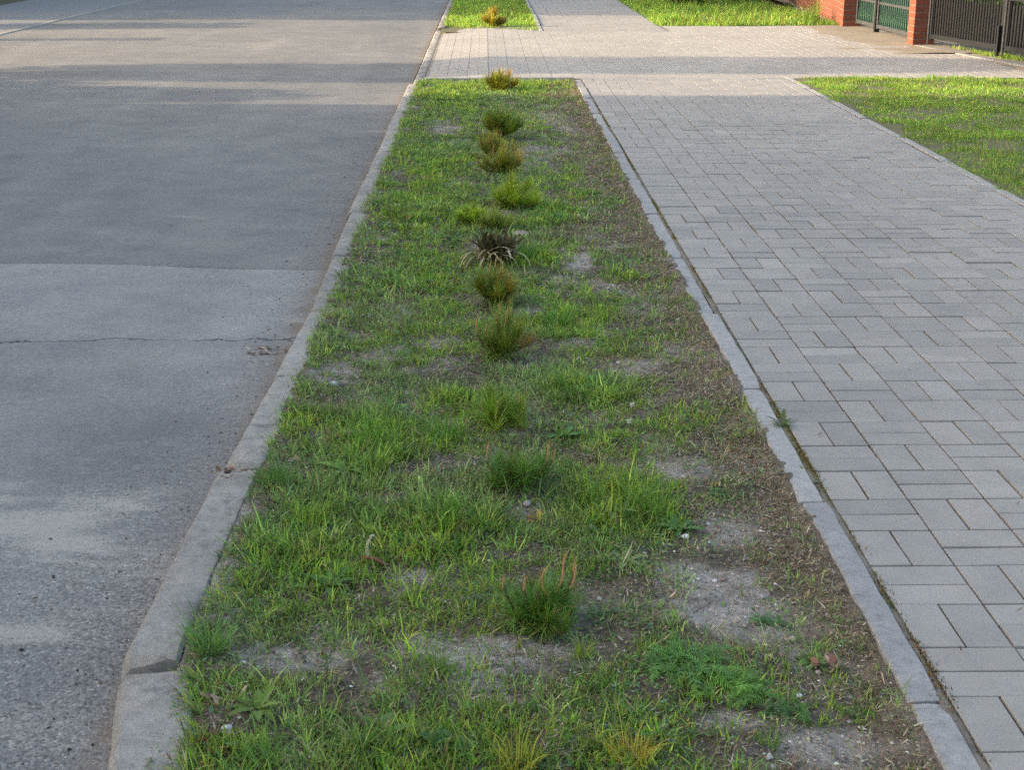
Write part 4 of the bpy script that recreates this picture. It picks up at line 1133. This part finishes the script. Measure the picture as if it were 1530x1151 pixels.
debris(-0.50, 2.36, -0.008, 'reddish dead leaves beside the kerb at the bottom left of the strip', 16, 0.04, 0.03, 5)
debris(0.69, 2.62, -0.01, 'reddish brown leaf scraps beside the edging joint', 14, 0.03, 0.02, 6)

def pebble(x, y, r_, label, c, seed, z=None):
    rr = random.Random(seed)
    bm = bmesh.new(); bmesh.ops.create_icosphere(bm, subdivisions=2, radius=1)
    for v in bm.verts:
        n_ = v.co.normalized(); k_ = 1 + 0.22 * math.sin(n_.x * 3 + seed) * math.cos(n_.y * 2.6 + seed * 2) + rr.uniform(-0.05, 0.05)
        v.co = Vector((v.co.x * 1.2, v.co.y, v.co.z * 0.7)) * k_ * r_
    me = bpy.data.meshes.new('pebble'); bm.to_mesh(me); bm.free()
    a = me.color_attributes.new('tint', 'FLOAT_COLOR', 'POINT'); a.data.foreach_set('color', [*c, 1] * len(me.vertices))
    me.materials.append(M['stone']); me.polygons.foreach_set('use_smooth', [True] * len(me.polygons))
    o = bpy.data.objects.new('pebble', me); o.location = (x, y, (soil_at(x, y) if z is None else z) + r_ * 0.45); o.rotation_euler = (0, 0, rr.uniform(0, 6)); link(o)
    tag(o, label, 'pebble', 'pale pebbles lying on the strip')
pb = [(-0.487, 2.395, 0.009, 'white pebble in the grass near the nearest kerb stone', (0.55, 0.55, 0.53)),
      (0.60, 2.50, 0.006, 'small bright white pebble at the front of the feathery weeds', (0.65, 0.65, 0.64)),
      (0.48, 3.27, 0.009, 'white pebble at the edge of bare soil right of the seedlings', (0.6, 0.58, 0.55)),
      (0.52, 3.05, 0.006, 'tiny white pebble on the bare patch near the edging', (0.62, 0.6, 0.57)),
      (0.64, 2.76, 0.009, 'tan pebble on the brown soil beside the edging', (0.40, 0.35, 0.29)),
      (0.685, 2.66, 0.006, 'white crumb of stone against the edging', (0.6, 0.58, 0.55)),
      (0.10, 3.50, 0.012, 'pinkish grey stone in front of the second seedling', (0.34, 0.29, 0.28)),
      (-0.50, 4.52, 0.013, 'grey stone on bare soil near the kerb', (0.36, 0.37, 0.38)),
      (-0.37, 2.60, 0.005, 'tiny white pebble on the grey bare patch near the kerb', (0.6, 0.6, 0.57)),
      (-0.50, 2.66, 0.006, 'white stone chip beside the nearest kerb joint', (0.58, 0.56, 0.52))]
for q, (x, y, r_, lb, c) in enumerate(pb): pebble(x, y, r_, lb, c, q + 1)
t = tag(empty('red_petal', (-0.525, 2.352, soil_at(-0.525, 2.352) + 0.006)), 'small crimson petal lying by the kerb at the bottom left', 'petal')
mb = MB(); mb.col = (0.30, 0.02, 0.06)
for a in (0.2, 2.0, 4.0): mb.leaf((0, 0, 0), (math.cos(a), math.sin(a), 0.5), 0.016, 0.012, (0.3, 1, 0.9, 0.2), 0.8)
mb.build('petal', M['weed'], t, tint=True)
# scraps on the pavers and the road
rr = random.Random(9)
n = 220
X = RNG.uniform(0.9, 2.75, n); Y = 2.3 + 10.5 * RNG.random(n); 
c = pick(np.array([[0.09, 0.075, 0.06], [0.06, 0.05, 0.045], [0.15, 0.11, 0.07]]), n)
V, Q, C = blades(np.stack([X, Y, np.full(n, 0.007)], -1), RNG.uniform(0, 6.28, n), np.full(n, 1.55), RNG.gamma(3, 0.006, n), RNG.uniform(0.0015, 0.006, n), c, np.zeros(n), 2)
tag(mesh_np('leaf_scraps', V, Q, M['dry'], None, C), 'tiny dark leaf scraps scattered over the pavers', 'leaf scraps', kind='stuff')
n = 120
X = -0.8 - 2.2 * RNG.random(n) ** 2; Y = 2.3 + 11 * RNG.random(n)
c = pick(np.array([[0.05, 0.045, 0.04], [0.08, 0.06, 0.045]]), n)
V, Q, C = blades(np.stack([X, Y, ROAD_Z + crown_z(X, Y) + 0.011], -1), RNG.uniform(0, 6.28, n), np.full(n, 1.55), RNG.gamma(3, 0.005, n), RNG.uniform(0.002, 0.007, n), c, np.zeros(n), 2)
tag(mesh_np('leaf_scraps', V, Q, M['dry'], None, C), 'dark leaf scraps lying on the asphalt', 'leaf scraps', kind='stuff')

n = 5200
cx_ = PX0 + CELL * RNG.integers(0, 10, n); Y = 2.2 + 9 * RNG.random(n) ** 1.3; X = cx_ + RNG.normal(0, 0.0022, n)
k = vn(cx_ * 9, Y, 3.0, 3) > 0.66; X, Y = X[k], Y[k]; N = len(X)
c = pick(np.array([[0.10, 0.11, 0.035], [0.15, 0.115, 0.06], [0.07, 0.10, 0.03], [0.20, 0.17, 0.12]]), N)
V, Q, C = blades(np.stack([X, Y, np.full(N, -0.007)], -1), RNG.uniform(0, 6.28, N), np.abs(RNG.normal(0.5, 0.4, N)), RNG.uniform(0.005, 0.013, N), RNG.uniform(0.0015, 0.003, N), c, RNG.normal(0.5, 0.5, N), 2)
tag(mesh_np('moss', V, Q, M['moss'], None, C), 'thin moss and sprouts in the long joints between pavers', 'moss', kind='stuff')

# ------------------------------------------------------------------ brick pillars, wall and gates on the right
def brick_mesh(lx, ly, lz):
    mb = MB(); b = 0.004
    x, y, z = lx / 2, ly / 2, lz / 2
    mb.box(-x, x, -y, y, -z, z)
    me = bpy.data.meshes.new('brick'); me.from_pydata(mb.v, [], mb.f); me.materials.append(M['brick'])
    bm = bmesh.new(); bm.from_mesh(me); bmesh.ops.bevel(bm, geom=bm.edges[:], offset=b, segments=1, affect='EDGES'); bm.to_mesh(me); bm.free()
    return me
BR_S = brick_mesh(0.25, 0.12, 0.065); 
def pillar(x, y, height, label, rz=0.0):
    t = empty('brick_pillar', (x, y, 0), rz); tag(t, label, 'pillar', 'brick gate pillars')
    w = 0.258
    mb = MB(); mb.box(-w / 2 + 0.008, w / 2 - 0.008, -w / 2 + 0.008, w / 2 - 0.008, -0.1, height); mb.build('mortar_core', M['mortar'], t)
    nc = int(height / 0.075)
    for c in range(nc):
        for sg in (-1, 1):        # two bricks to a course, turned a quarter each time
            o = bpy.data.objects.new('brick', BR_S); o.parent = t
            d_ = sg * 0.0655
            o.location = ((0, d_, 0.038 + c * 0.075) if c % 2 == 0 else (d_, 0, 0.038 + c * 0.075))
            o.rotation_euler = (0, 0, (0 if c % 2 == 0 else R(90)) + random.uniform(-0.008, 0.008)); link(o)
    mb = MB(); mb.box(-0.17, 0.17, -0.17, 0.17, height, height + 0.07, 0.02); mb.build('cap', M['cap'], t)
    return t
pillar(4.965, 20.42, 1.65, 'red brick pillar left of the small gate, at the end of the low wall')
pillar(5.07, 17.38, 1.65, 'red brick pillar between the small gate and the grey driveway gate')
pillar(5.95, 13.75, 1.65, 'red brick pillar at the near end of the grey driveway gate')
# low brick wall with rails beyond
t = empty('low_brick_wall', (4.88, 20.58, 0)); tag(t, 'low brick wall with pale rendered coping and railing beyond the pillar', 'wall')
ang = math.atan2(0.27, 3.3)
t.rotation_euler = (0, 0, -ang)
mb = MB(); mb.box(0.008, 0.232, 0.0, 8.0, -0.1, 0.37); mb.build('mortar_core', M['mortar'], t)
for c in range(5):
    for q in range(30):
        yb = 0.13 + q * 0.262 + (0.13 if c % 2 else 0)
        o = bpy.data.objects.new('brick', BR_S); o.parent = t
        o.location = (0.06, yb, 0.038 + c * 0.075); o.rotation_euler = (random.uniform(-0.005, 0.005), 0, R(90) + random.uniform(-0.006, 0.006)); link(o)
mb = MB(); mb.box(-0.03, 0.27, 0, 8.1, 0.375, 0.43, 0.01); mb.build('coping', M['cap'], t)
for q in range(80):
    mb = MB() if q == 0 else mb
    if q == 0:
        mb.box(-0.008, 0.008, -0.008, 0.008, 0, 0.9); bar = mb.build('bar', M['steel'], t, (0.12, 0.1, 0.43)); barme = bar.data
    else:
        o = bpy.data.objects.new('bar', barme); o.parent = t; o.location = (0.12, 0.1 + q * 0.1, 0.43); link(o)
for z in (0.56, 1.2):
    mb = MB(); mb.box(0.10, 0.14, 0.05, 8.05, z, z + 0.03); mb.build('rail', M['steel'], t)

# small gate (wicket) between the pillars: local x along the gate
def gate_frame(t, L, H, z0, mat, fw=0.045):
    for (x0, x1, a, b) in ((0, L, z0, z0 + fw), (0, L, H - fw, H)):
        mb = MB(); mb.box(x0 + fw, x1 - fw, -0.02, 0.02, a, b, 0.004); mb.build('rail', mat, t)
    for x0 in (0, L - fw):
        mb = MB(); mb.box(x0, x0 + fw, -0.022, 0.022, z0 - 0.01, H + 0.01, 0.004); mb.build('stile', mat, t)
def direction(ax, ay, bx, by): return math.atan2(by - ay, bx - ax), math.hypot(bx - ax, by - ay)
an, L = direction(5.02, 20.26, 5.10, 17.54)
post_u = 0.95
t = empty('gate_post', (5.02 + math.cos(an) * post_u, 20.26 + math.sin(an) * post_u, 0), an); tag(t, 'dark square steel post between the fixed panel and the small gate', 'post')
mb = MB(); mb.box(-0.03, 0.03, -0.03, 0.03, 0, 1.45, 0.004); mb.build('post', M['steel'], t); mb = MB(); mb.box(-0.034, 0.034, -0.034, 0.034, 1.452, 1.47, 0.004); mb.build('cap', M['steel'], t)
def wicket(name, label, u0, u1):
    t = empty(name, (5.02 + math.cos(an) * u0, 20.26 + math.sin(an) * u0, 0), an); tag(t, label, 'gate')
    l = u1 - u0
    gate_frame(t, l, 1.35, 0.06, M['steel_light'])
    mb = MB(); mb.box(0.045, l - 0.045, -0.014, 0.014, 0.36, 0.39, 0.003); mb.build('middle_rail', M['steel_light'], t)
    n = int((l - 0.1) / 0.085)
    for q in range(n):
        x = 0.09 + q * 0.085
        mb = MB(); mb.box(x - 0.007, x + 0.007, -0.007, 0.007, 0.105, 1.305); mb.build('bar', M['green_paint'], t)
    for q in range(n - 1):
        x = 0.09 + q * 0.085
        mb = MB(); mb.tube([(x, -0.012, 0.12), (x + 0.0425, -0.012, 0.34), (x + 0.085, -0.012, 0.12)], 0.006, 4); mb.build('zigzag_bar', M['green_paint'], t)
    mb = MB(); mb.box(l - 0.12, l - 0.06, -0.04, 0.04, 0.72, 0.74, 0.004); mb.build('handle', M['steel'], t)
wicket('fixed_fence_panel', 'narrow fixed railing panel next to the left brick pillar', 0.03, post_u - 0.05)
wicket('small_gate', 'small pale-framed gate with green bars between the brick pillars', post_u + 0.06, L - 0.04)

# double driveway gate: pickets in front of a grey sheet with a scalloped top edge
def drive_gate(label, ax, ay, bx, by, seed):
    an, L = direction(ax, ay, bx, by)
    t = empty('driveway_gate', (ax, ay, 0), an); tag(t, label, 'gate', 'grey driveway gate leaves')
    z0 = 0.09
    gate_frame(t, L, 1.5, z0, M['steel'], 0.05)
    # sheet panel, scalloped upper edge
    n = int((L - 0.1) / 0.058); mb = MB()
    V, F = [], []
    N = n * 6
    for k in range(N + 1):
        x = 0.05 + (L - 0.1) * k / N
        zt = 0.52 + 0.045 * abs(math.sin(math.pi * k / 6))
        V += [(x, 0.008, z0 + 0.05), (x, 0.008, zt), (x, 0.012, zt), (x, 0.012, z0 + 0.05)]
    for k in range(N):
        a = k * 4; b = a + 4
        F += [(a, b, b + 1, a + 1), (a + 1, b + 1, b + 2, a + 2), (a + 2, b + 2, b + 3, a + 3)]
    mb.add(V, F); mb.build('sheet_panel', M['steel'], t)
    for q in range(n + 1):
        x = 0.05 + (L - 0.1) * q / n
        mb = MB(); mb.tube([(x, -0.004, z0 + 0.04), (x, -0.004, 1.44)], 0.0075, 6); mb.build('picket', M['steel'], t)
    mb = MB(); mb.box(0.05, L - 0.05, -0.024, -0.018, 0.60, 0.63); mb.build('middle_rail', M['steel'], t)
    mb = MB(); mb.tube([(0.0, -0.03, 0.03), (0.0, -0.03, 1.45)], 0.012, 8); mb.build('hinge_rod', M['steel_light'], t)
    mb = MB(); mb.box(L - 0.05, L - 0.02, -0.06, -0.022, 0.03, 0.34, 0.005); mb.build('drop_bolt', M['steel'], t)
drive_gate('far leaf of the grey metal driveway gate, beside the brick pillar', 5.13, 17.20, 5.43, 15.60, 1)
drive_gate('near leaf of the grey metal driveway gate, cut by the right picture edge', 5.44, 15.57, 5.80, 13.98, 2)
# concrete edging below the gate, sandy ground and thin grass
mb = MB(); mb.box(-0.05, 0.05, -1.65, 1.65, -0.1, 0.012, 0.01)
o = mb.build('gate_threshold', M['cap'], None, (5.26, 15.62, 0)); o.rotation_euler = (0, 0, R(9.0)); tag(o, kind='structure')
sheet('bare_earth_by_gate', 5.05, 6.4, 13.76, 17.2, 0.0045, M['sand'], 24, 30, lambda X, Y: -0.03 * np.clip((5.30 - X) / 0.2, 0, 1) + 0.02 * (fbm(X, Y, 3, 2) - 0.5))
lawn_grass('grass', 'thin grass growing under the grey driveway gate', 5.28, 5.85, 13.9, 17.0, 9000, 0.05, 1.6,
           lambda X, Y: 0.0 * X, lambda X, Y: np.abs(X - (5.24 + (17.2 - Y) * 0.17) + 0.02) < 0.10)

# shrubs and yard planting
def leaf_cloud(n, fn, size, pal, flat=0.5):
    P = np.array([fn() for _ in range(n)])
    a = RNG.uniform(0, 6.28, n)
    c = pick(np.array(pal), n)
    return blades(P, a, RNG.uniform(0.2, 1.6, n), size * RNG.uniform(0.7, 1.3, n), size * RNG.uniform(0.4, 0.7, n), c, RNG.normal(0.3, 0.3, n), 2)
def shrub(x, y, rx, ry, h, n, label, pal, size=0.07, name='shrub', group=None, base=0.0, stems=5, dens=0.25):
    t = empty(name, (x, y, base)); tag(t, label, 'shrub', group)
    rr = random.Random(int(abs(x * 100 + y * 10)))
    lob = [(rr.uniform(-0.55, 0.55) * rx, rr.uniform(-0.55, 0.55) * ry, h * rr.uniform(0.3, 0.72), rr.uniform(0.45, 0.7)) for _ in range(9)]
    def fn():
        l = rr.choice(lob)
        while True:
            v = Vector((rr.gauss(0, 1), rr.gauss(0, 1), rr.gauss(0, 1))).normalized() * (dens + (1 - dens) * rr.random() ** 0.45)
            p = (l[0] + v.x * rx * l[3], l[1] + v.y * ry * l[3], l[2] + v.z * h * 0.42 * l[3] * 1.3)
            if p[2] > 0.01: return p
    V, Q, C = leaf_cloud(n, fn, size, pal)
    o = mesh_np('crown', V, Q, M['crown'], t, C); tag(o, kind='stuff')
    for q in range(stems):
        a = q * 2.4
        mb = MB(); mb.tube([(0.05 * math.cos(a), 0.05 * math.sin(a), -0.05), (0.2 * rx * math.cos(a), 0.2 * ry * math.sin(a), h * 0.4), (0.45 * rx * math.cos(a), 0.45 * ry * math.sin(a), h * 0.75)], [0.025, 0.018, 0.006], 6)
        mb.build('stem', M['bark'], t)
PALD = [(0.025, 0.06, 0.015), (0.04, 0.085, 0.02), (0.05, 0.10, 0.02), (0.03, 0.05, 0.02)]
PALM = [(0.05, 0.12, 0.02), (0.08, 0.15, 0.03), (0.06, 0.10, 0.03)]
shrub(3.25, 25.6, 0.75, 0.6, 0.9, 5000, 'dark green shrub beyond the sunlit grass patch, beside the far pavement', PALD, 0.06)
shrub(4.35, 26.3, 0.6, 0.6, 1.0, 4500, 'dark shrub beyond the sunlit grass patch, near the brick wall', PALD, 0.06)
shrub(6.2, 19.2, 0.7, 1.2, 1.4, 6000, 'leafy garden shrub seen through the small gate', PALM, 0.07)
shrub(6.4, 16.2, 0.6, 1.5, 1.2, 5000, 'garden shrub behind the grey driveway gate', PALM, 0.07)
t = tuft(4.62, 21.3, 0.25, 0.32, 60, 'tall grass tuft with reddish dry stems at the foot of the low wall', (0.12, 0.15, 0.03), -0.01, w=0.012)
t = tuft(4.50, 21.0, 0.2, 0.22, 50, 'green tuft in front of the reddish one near the low wall', (0.09, 0.15, 0.03), -0.01, w=0.012)

# ------------------------------------------------------------------ across the road: house, garden trees and fence that shade the street
def house(name, label, x0, x1, y0, y1, eave, ridge, wins):
    t = empty(name, ((x0 + x1) / 2, (y0 + y1) / 2, 0)); tag(t, label, 'house', 'houses across the road')
    hx, hy = (x1 - x0) / 2, (y1 - y0) / 2
    mb = MB()
    V = [(-hx, -hy, -0.13), (hx, -hy, -0.13), (hx, hy, -0.13), (-hx, hy, -0.13), (-hx, -hy, eave), (hx, -hy, eave), (hx, hy, eave), (-hx, hy, eave), (0, -hy, ridge), (0, hy, ridge)]
    mb.add(V, [(0, 1, 5, 8, 4), (1, 2, 6, 5), (2, 3, 7, 9, 6), (3, 0, 4, 7)])
    mb.build('wall', M['plaster'], t)
    sl = (ridge - eave) / hx; ov = 0.45; th = 0.14
    mb = MB(); e = hy + 0.12
    for sg in (1, -1):
        xo = sg * (hx + ov); zo = eave - ov * sl
        vs = [(0, -e, ridge + 0.03), (xo, -e, zo + 0.03), (xo, e, zo + 0.03), (0, e, ridge + 0.03)]
        vs += [(a, b, c + th) for a, b, c in vs]
        mb.add(vs, [(0, 1, 2, 3), (7, 6, 5, 4), (0, 4, 5, 1), (1, 5, 6, 2), (2, 6, 7, 3), (3, 7, 4, 0)])
    rf = mb.build('roof', M['roof_tile'], t)
    mb = MB(); mb.box(-1.3, -0.8, hy * 0.3, hy * 0.3 + 0.5, ridge - 1.2, ridge + 0.8); mb.build('chimney', M['brick'], rf)
    for (wy, wz, w, h) in wins:
        mb = MB()
        for (a, b, c, d) in ((-w / 2, w / 2, 0, 0.08), (-w / 2, w / 2, h - 0.08, h), (-w / 2, -w / 2 + 0.08, 0.08, h - 0.08), (w / 2 - 0.08, w / 2, 0.08, h - 0.08), (-0.03, 0.03, 0.08, h - 0.08)):
            mb.box(hx - 0.02, hx + 0.05, wy + a, wy + b, wz + c, wz + d)
        wnd = mb.build('window', M['white'], t)
        mb = MB(); mb.box(hx - 0.01, hx + 0.012, wy - w / 2 + 0.08, wy + w / 2 - 0.08, wz + 0.08, wz + h - 0.08); mb.build('pane', M['glass'], wnd)
        mb = MB(); mb.box(hx - 0.01, hx + 0.12, wy - w / 2 - 0.06, wy + w / 2 + 0.06, wz - 0.05, wz - 0.003); mb.build('sill', M['cap'], wnd)
    mb = MB(); mb.box(hx - 0.02, hx + 0.04, -0.5, 0.5, -0.1, 2.05); d = mb.build('door', M['door'], t)
    mb = MB(); mb.tube([(hx + 0.04, 0.38, 1.0), (hx + 0.09, 0.38, 1.0), (hx + 0.09, 0.26, 1.0)], 0.012, 6); mb.build('handle', M['steel_light'], d)
W2 = [(-6, 1.0, 1.6, 1.4), (-3, 1.0, 1.6, 1.4), (3, 1.0, 1.6, 1.4), (6, 1.0, 1.6, 1.4), (-6, 3.6, 1.4, 1.2), (-3, 3.6, 1.4, 1.2), (0, 3.6, 1.4, 1.2), (3, 3.6, 1.4, 1.2), (6, 3.6, 1.4, 1.2)]
house('plastered_house', 'long plastered house across the road whose shadow covers the near pavement', -21, -12, -9.0, 12.62, 5.6, 9.2, W2)
house('plastered_house', 'plastered house across the road beyond the garden trees', -21, -12, 23.3, 43, 5.6, 9.2, W2)

def tree(x, y, trunk_h, cz, rx, ry, rz, n, label, pal, size=0.10):
    t = empty('garden_tree', (x, y, -0.05)); tag(t, label, 'tree', 'garden trees across the road')
    rr = random.Random(int(abs(x * 31 + y * 17)))
    mb = MB(); mb.tube([(0, 0, -0.1), (0.03, 0.02, trunk_h * 0.5), (0, 0, trunk_h), (0.05, 0.0, cz + rz * 0.3)], [0.12, 0.10, 0.08, 0.03], 8)
    for q in range(7):
        a = q * 2.4
        mb.tube([(0, 0, trunk_h * 0.9), (0.4 * rx * math.cos(a), 0.4 * ry * math.sin(a), cz), (0.75 * rx * math.cos(a), 0.75 * ry * math.sin(a), cz + rz * 0.35 * math.sin(q))], [0.05, 0.03, 0.01], 6)
    mb.build('trunk', M['bark'], t, smooth=True)
    lob = [(rr.uniform(-0.45, 0.45), rr.uniform(-0.45, 0.45), rr.uniform(-0.45, 0.45), rr.uniform(0.5, 0.6)) for _ in range(14)]
    def fn():
        l = rr.choice(lob)
        v = Vector((rr.gauss(0, 1), rr.gauss(0, 1), rr.gauss(0, 1))).normalized() * (rr.random() ** 0.4) * l[3]
        return ((l[0] + v.x) * rx, (l[1] + v.y) * ry, cz + (l[2] + v.z) * rz)
    V, Q, C = leaf_cloud(n, fn, size, pal)
    o = mesh_np('crown', V, Q, M['crown'], t, C); tag(o, kind='stuff')
tree(-10.2, 15.1, 1.2, 3.0, 0.9, 1.15, 1.75, 24000, 'round-crowned garden tree between the two houses across the road', PALD, 0.15)
shrub(-10.0, 13.6, 0.8, 1.15, 2.25, 13000, 'tall garden shrub beside the near house across the road', PALD, 0.13, 'shrub')
shrub(-9.4, 21.9, 0.5, 0.7, 1.7, 4000, 'shrub by the far fence post across the road', PALD, 0.12, 'shrub')
for q, (y, h) in enumerate(((19.35, 1.25), (18.0, 0.75), (23.2, 1.0))):
    t = empty('fence_post', (-9.0, y, -0.05)); tag(t, ['brick fence post across the road, tallest of three', 'short brick fence post across the road, nearest of three', 'brick fence post across the road, farthest of three'][q], 'post', 'fence posts across the road')
    mb = MB(); mb.box(-0.19, 0.19, -0.19, 0.19, -0.1, h); mb.build('shaft', M['brick'], t)
    mb = MB(); mb.box(-0.23, 0.23, -0.23, 0.23, h + 0.001, h + 0.07, 0.02); mb.build('cap', M['cap'], t)
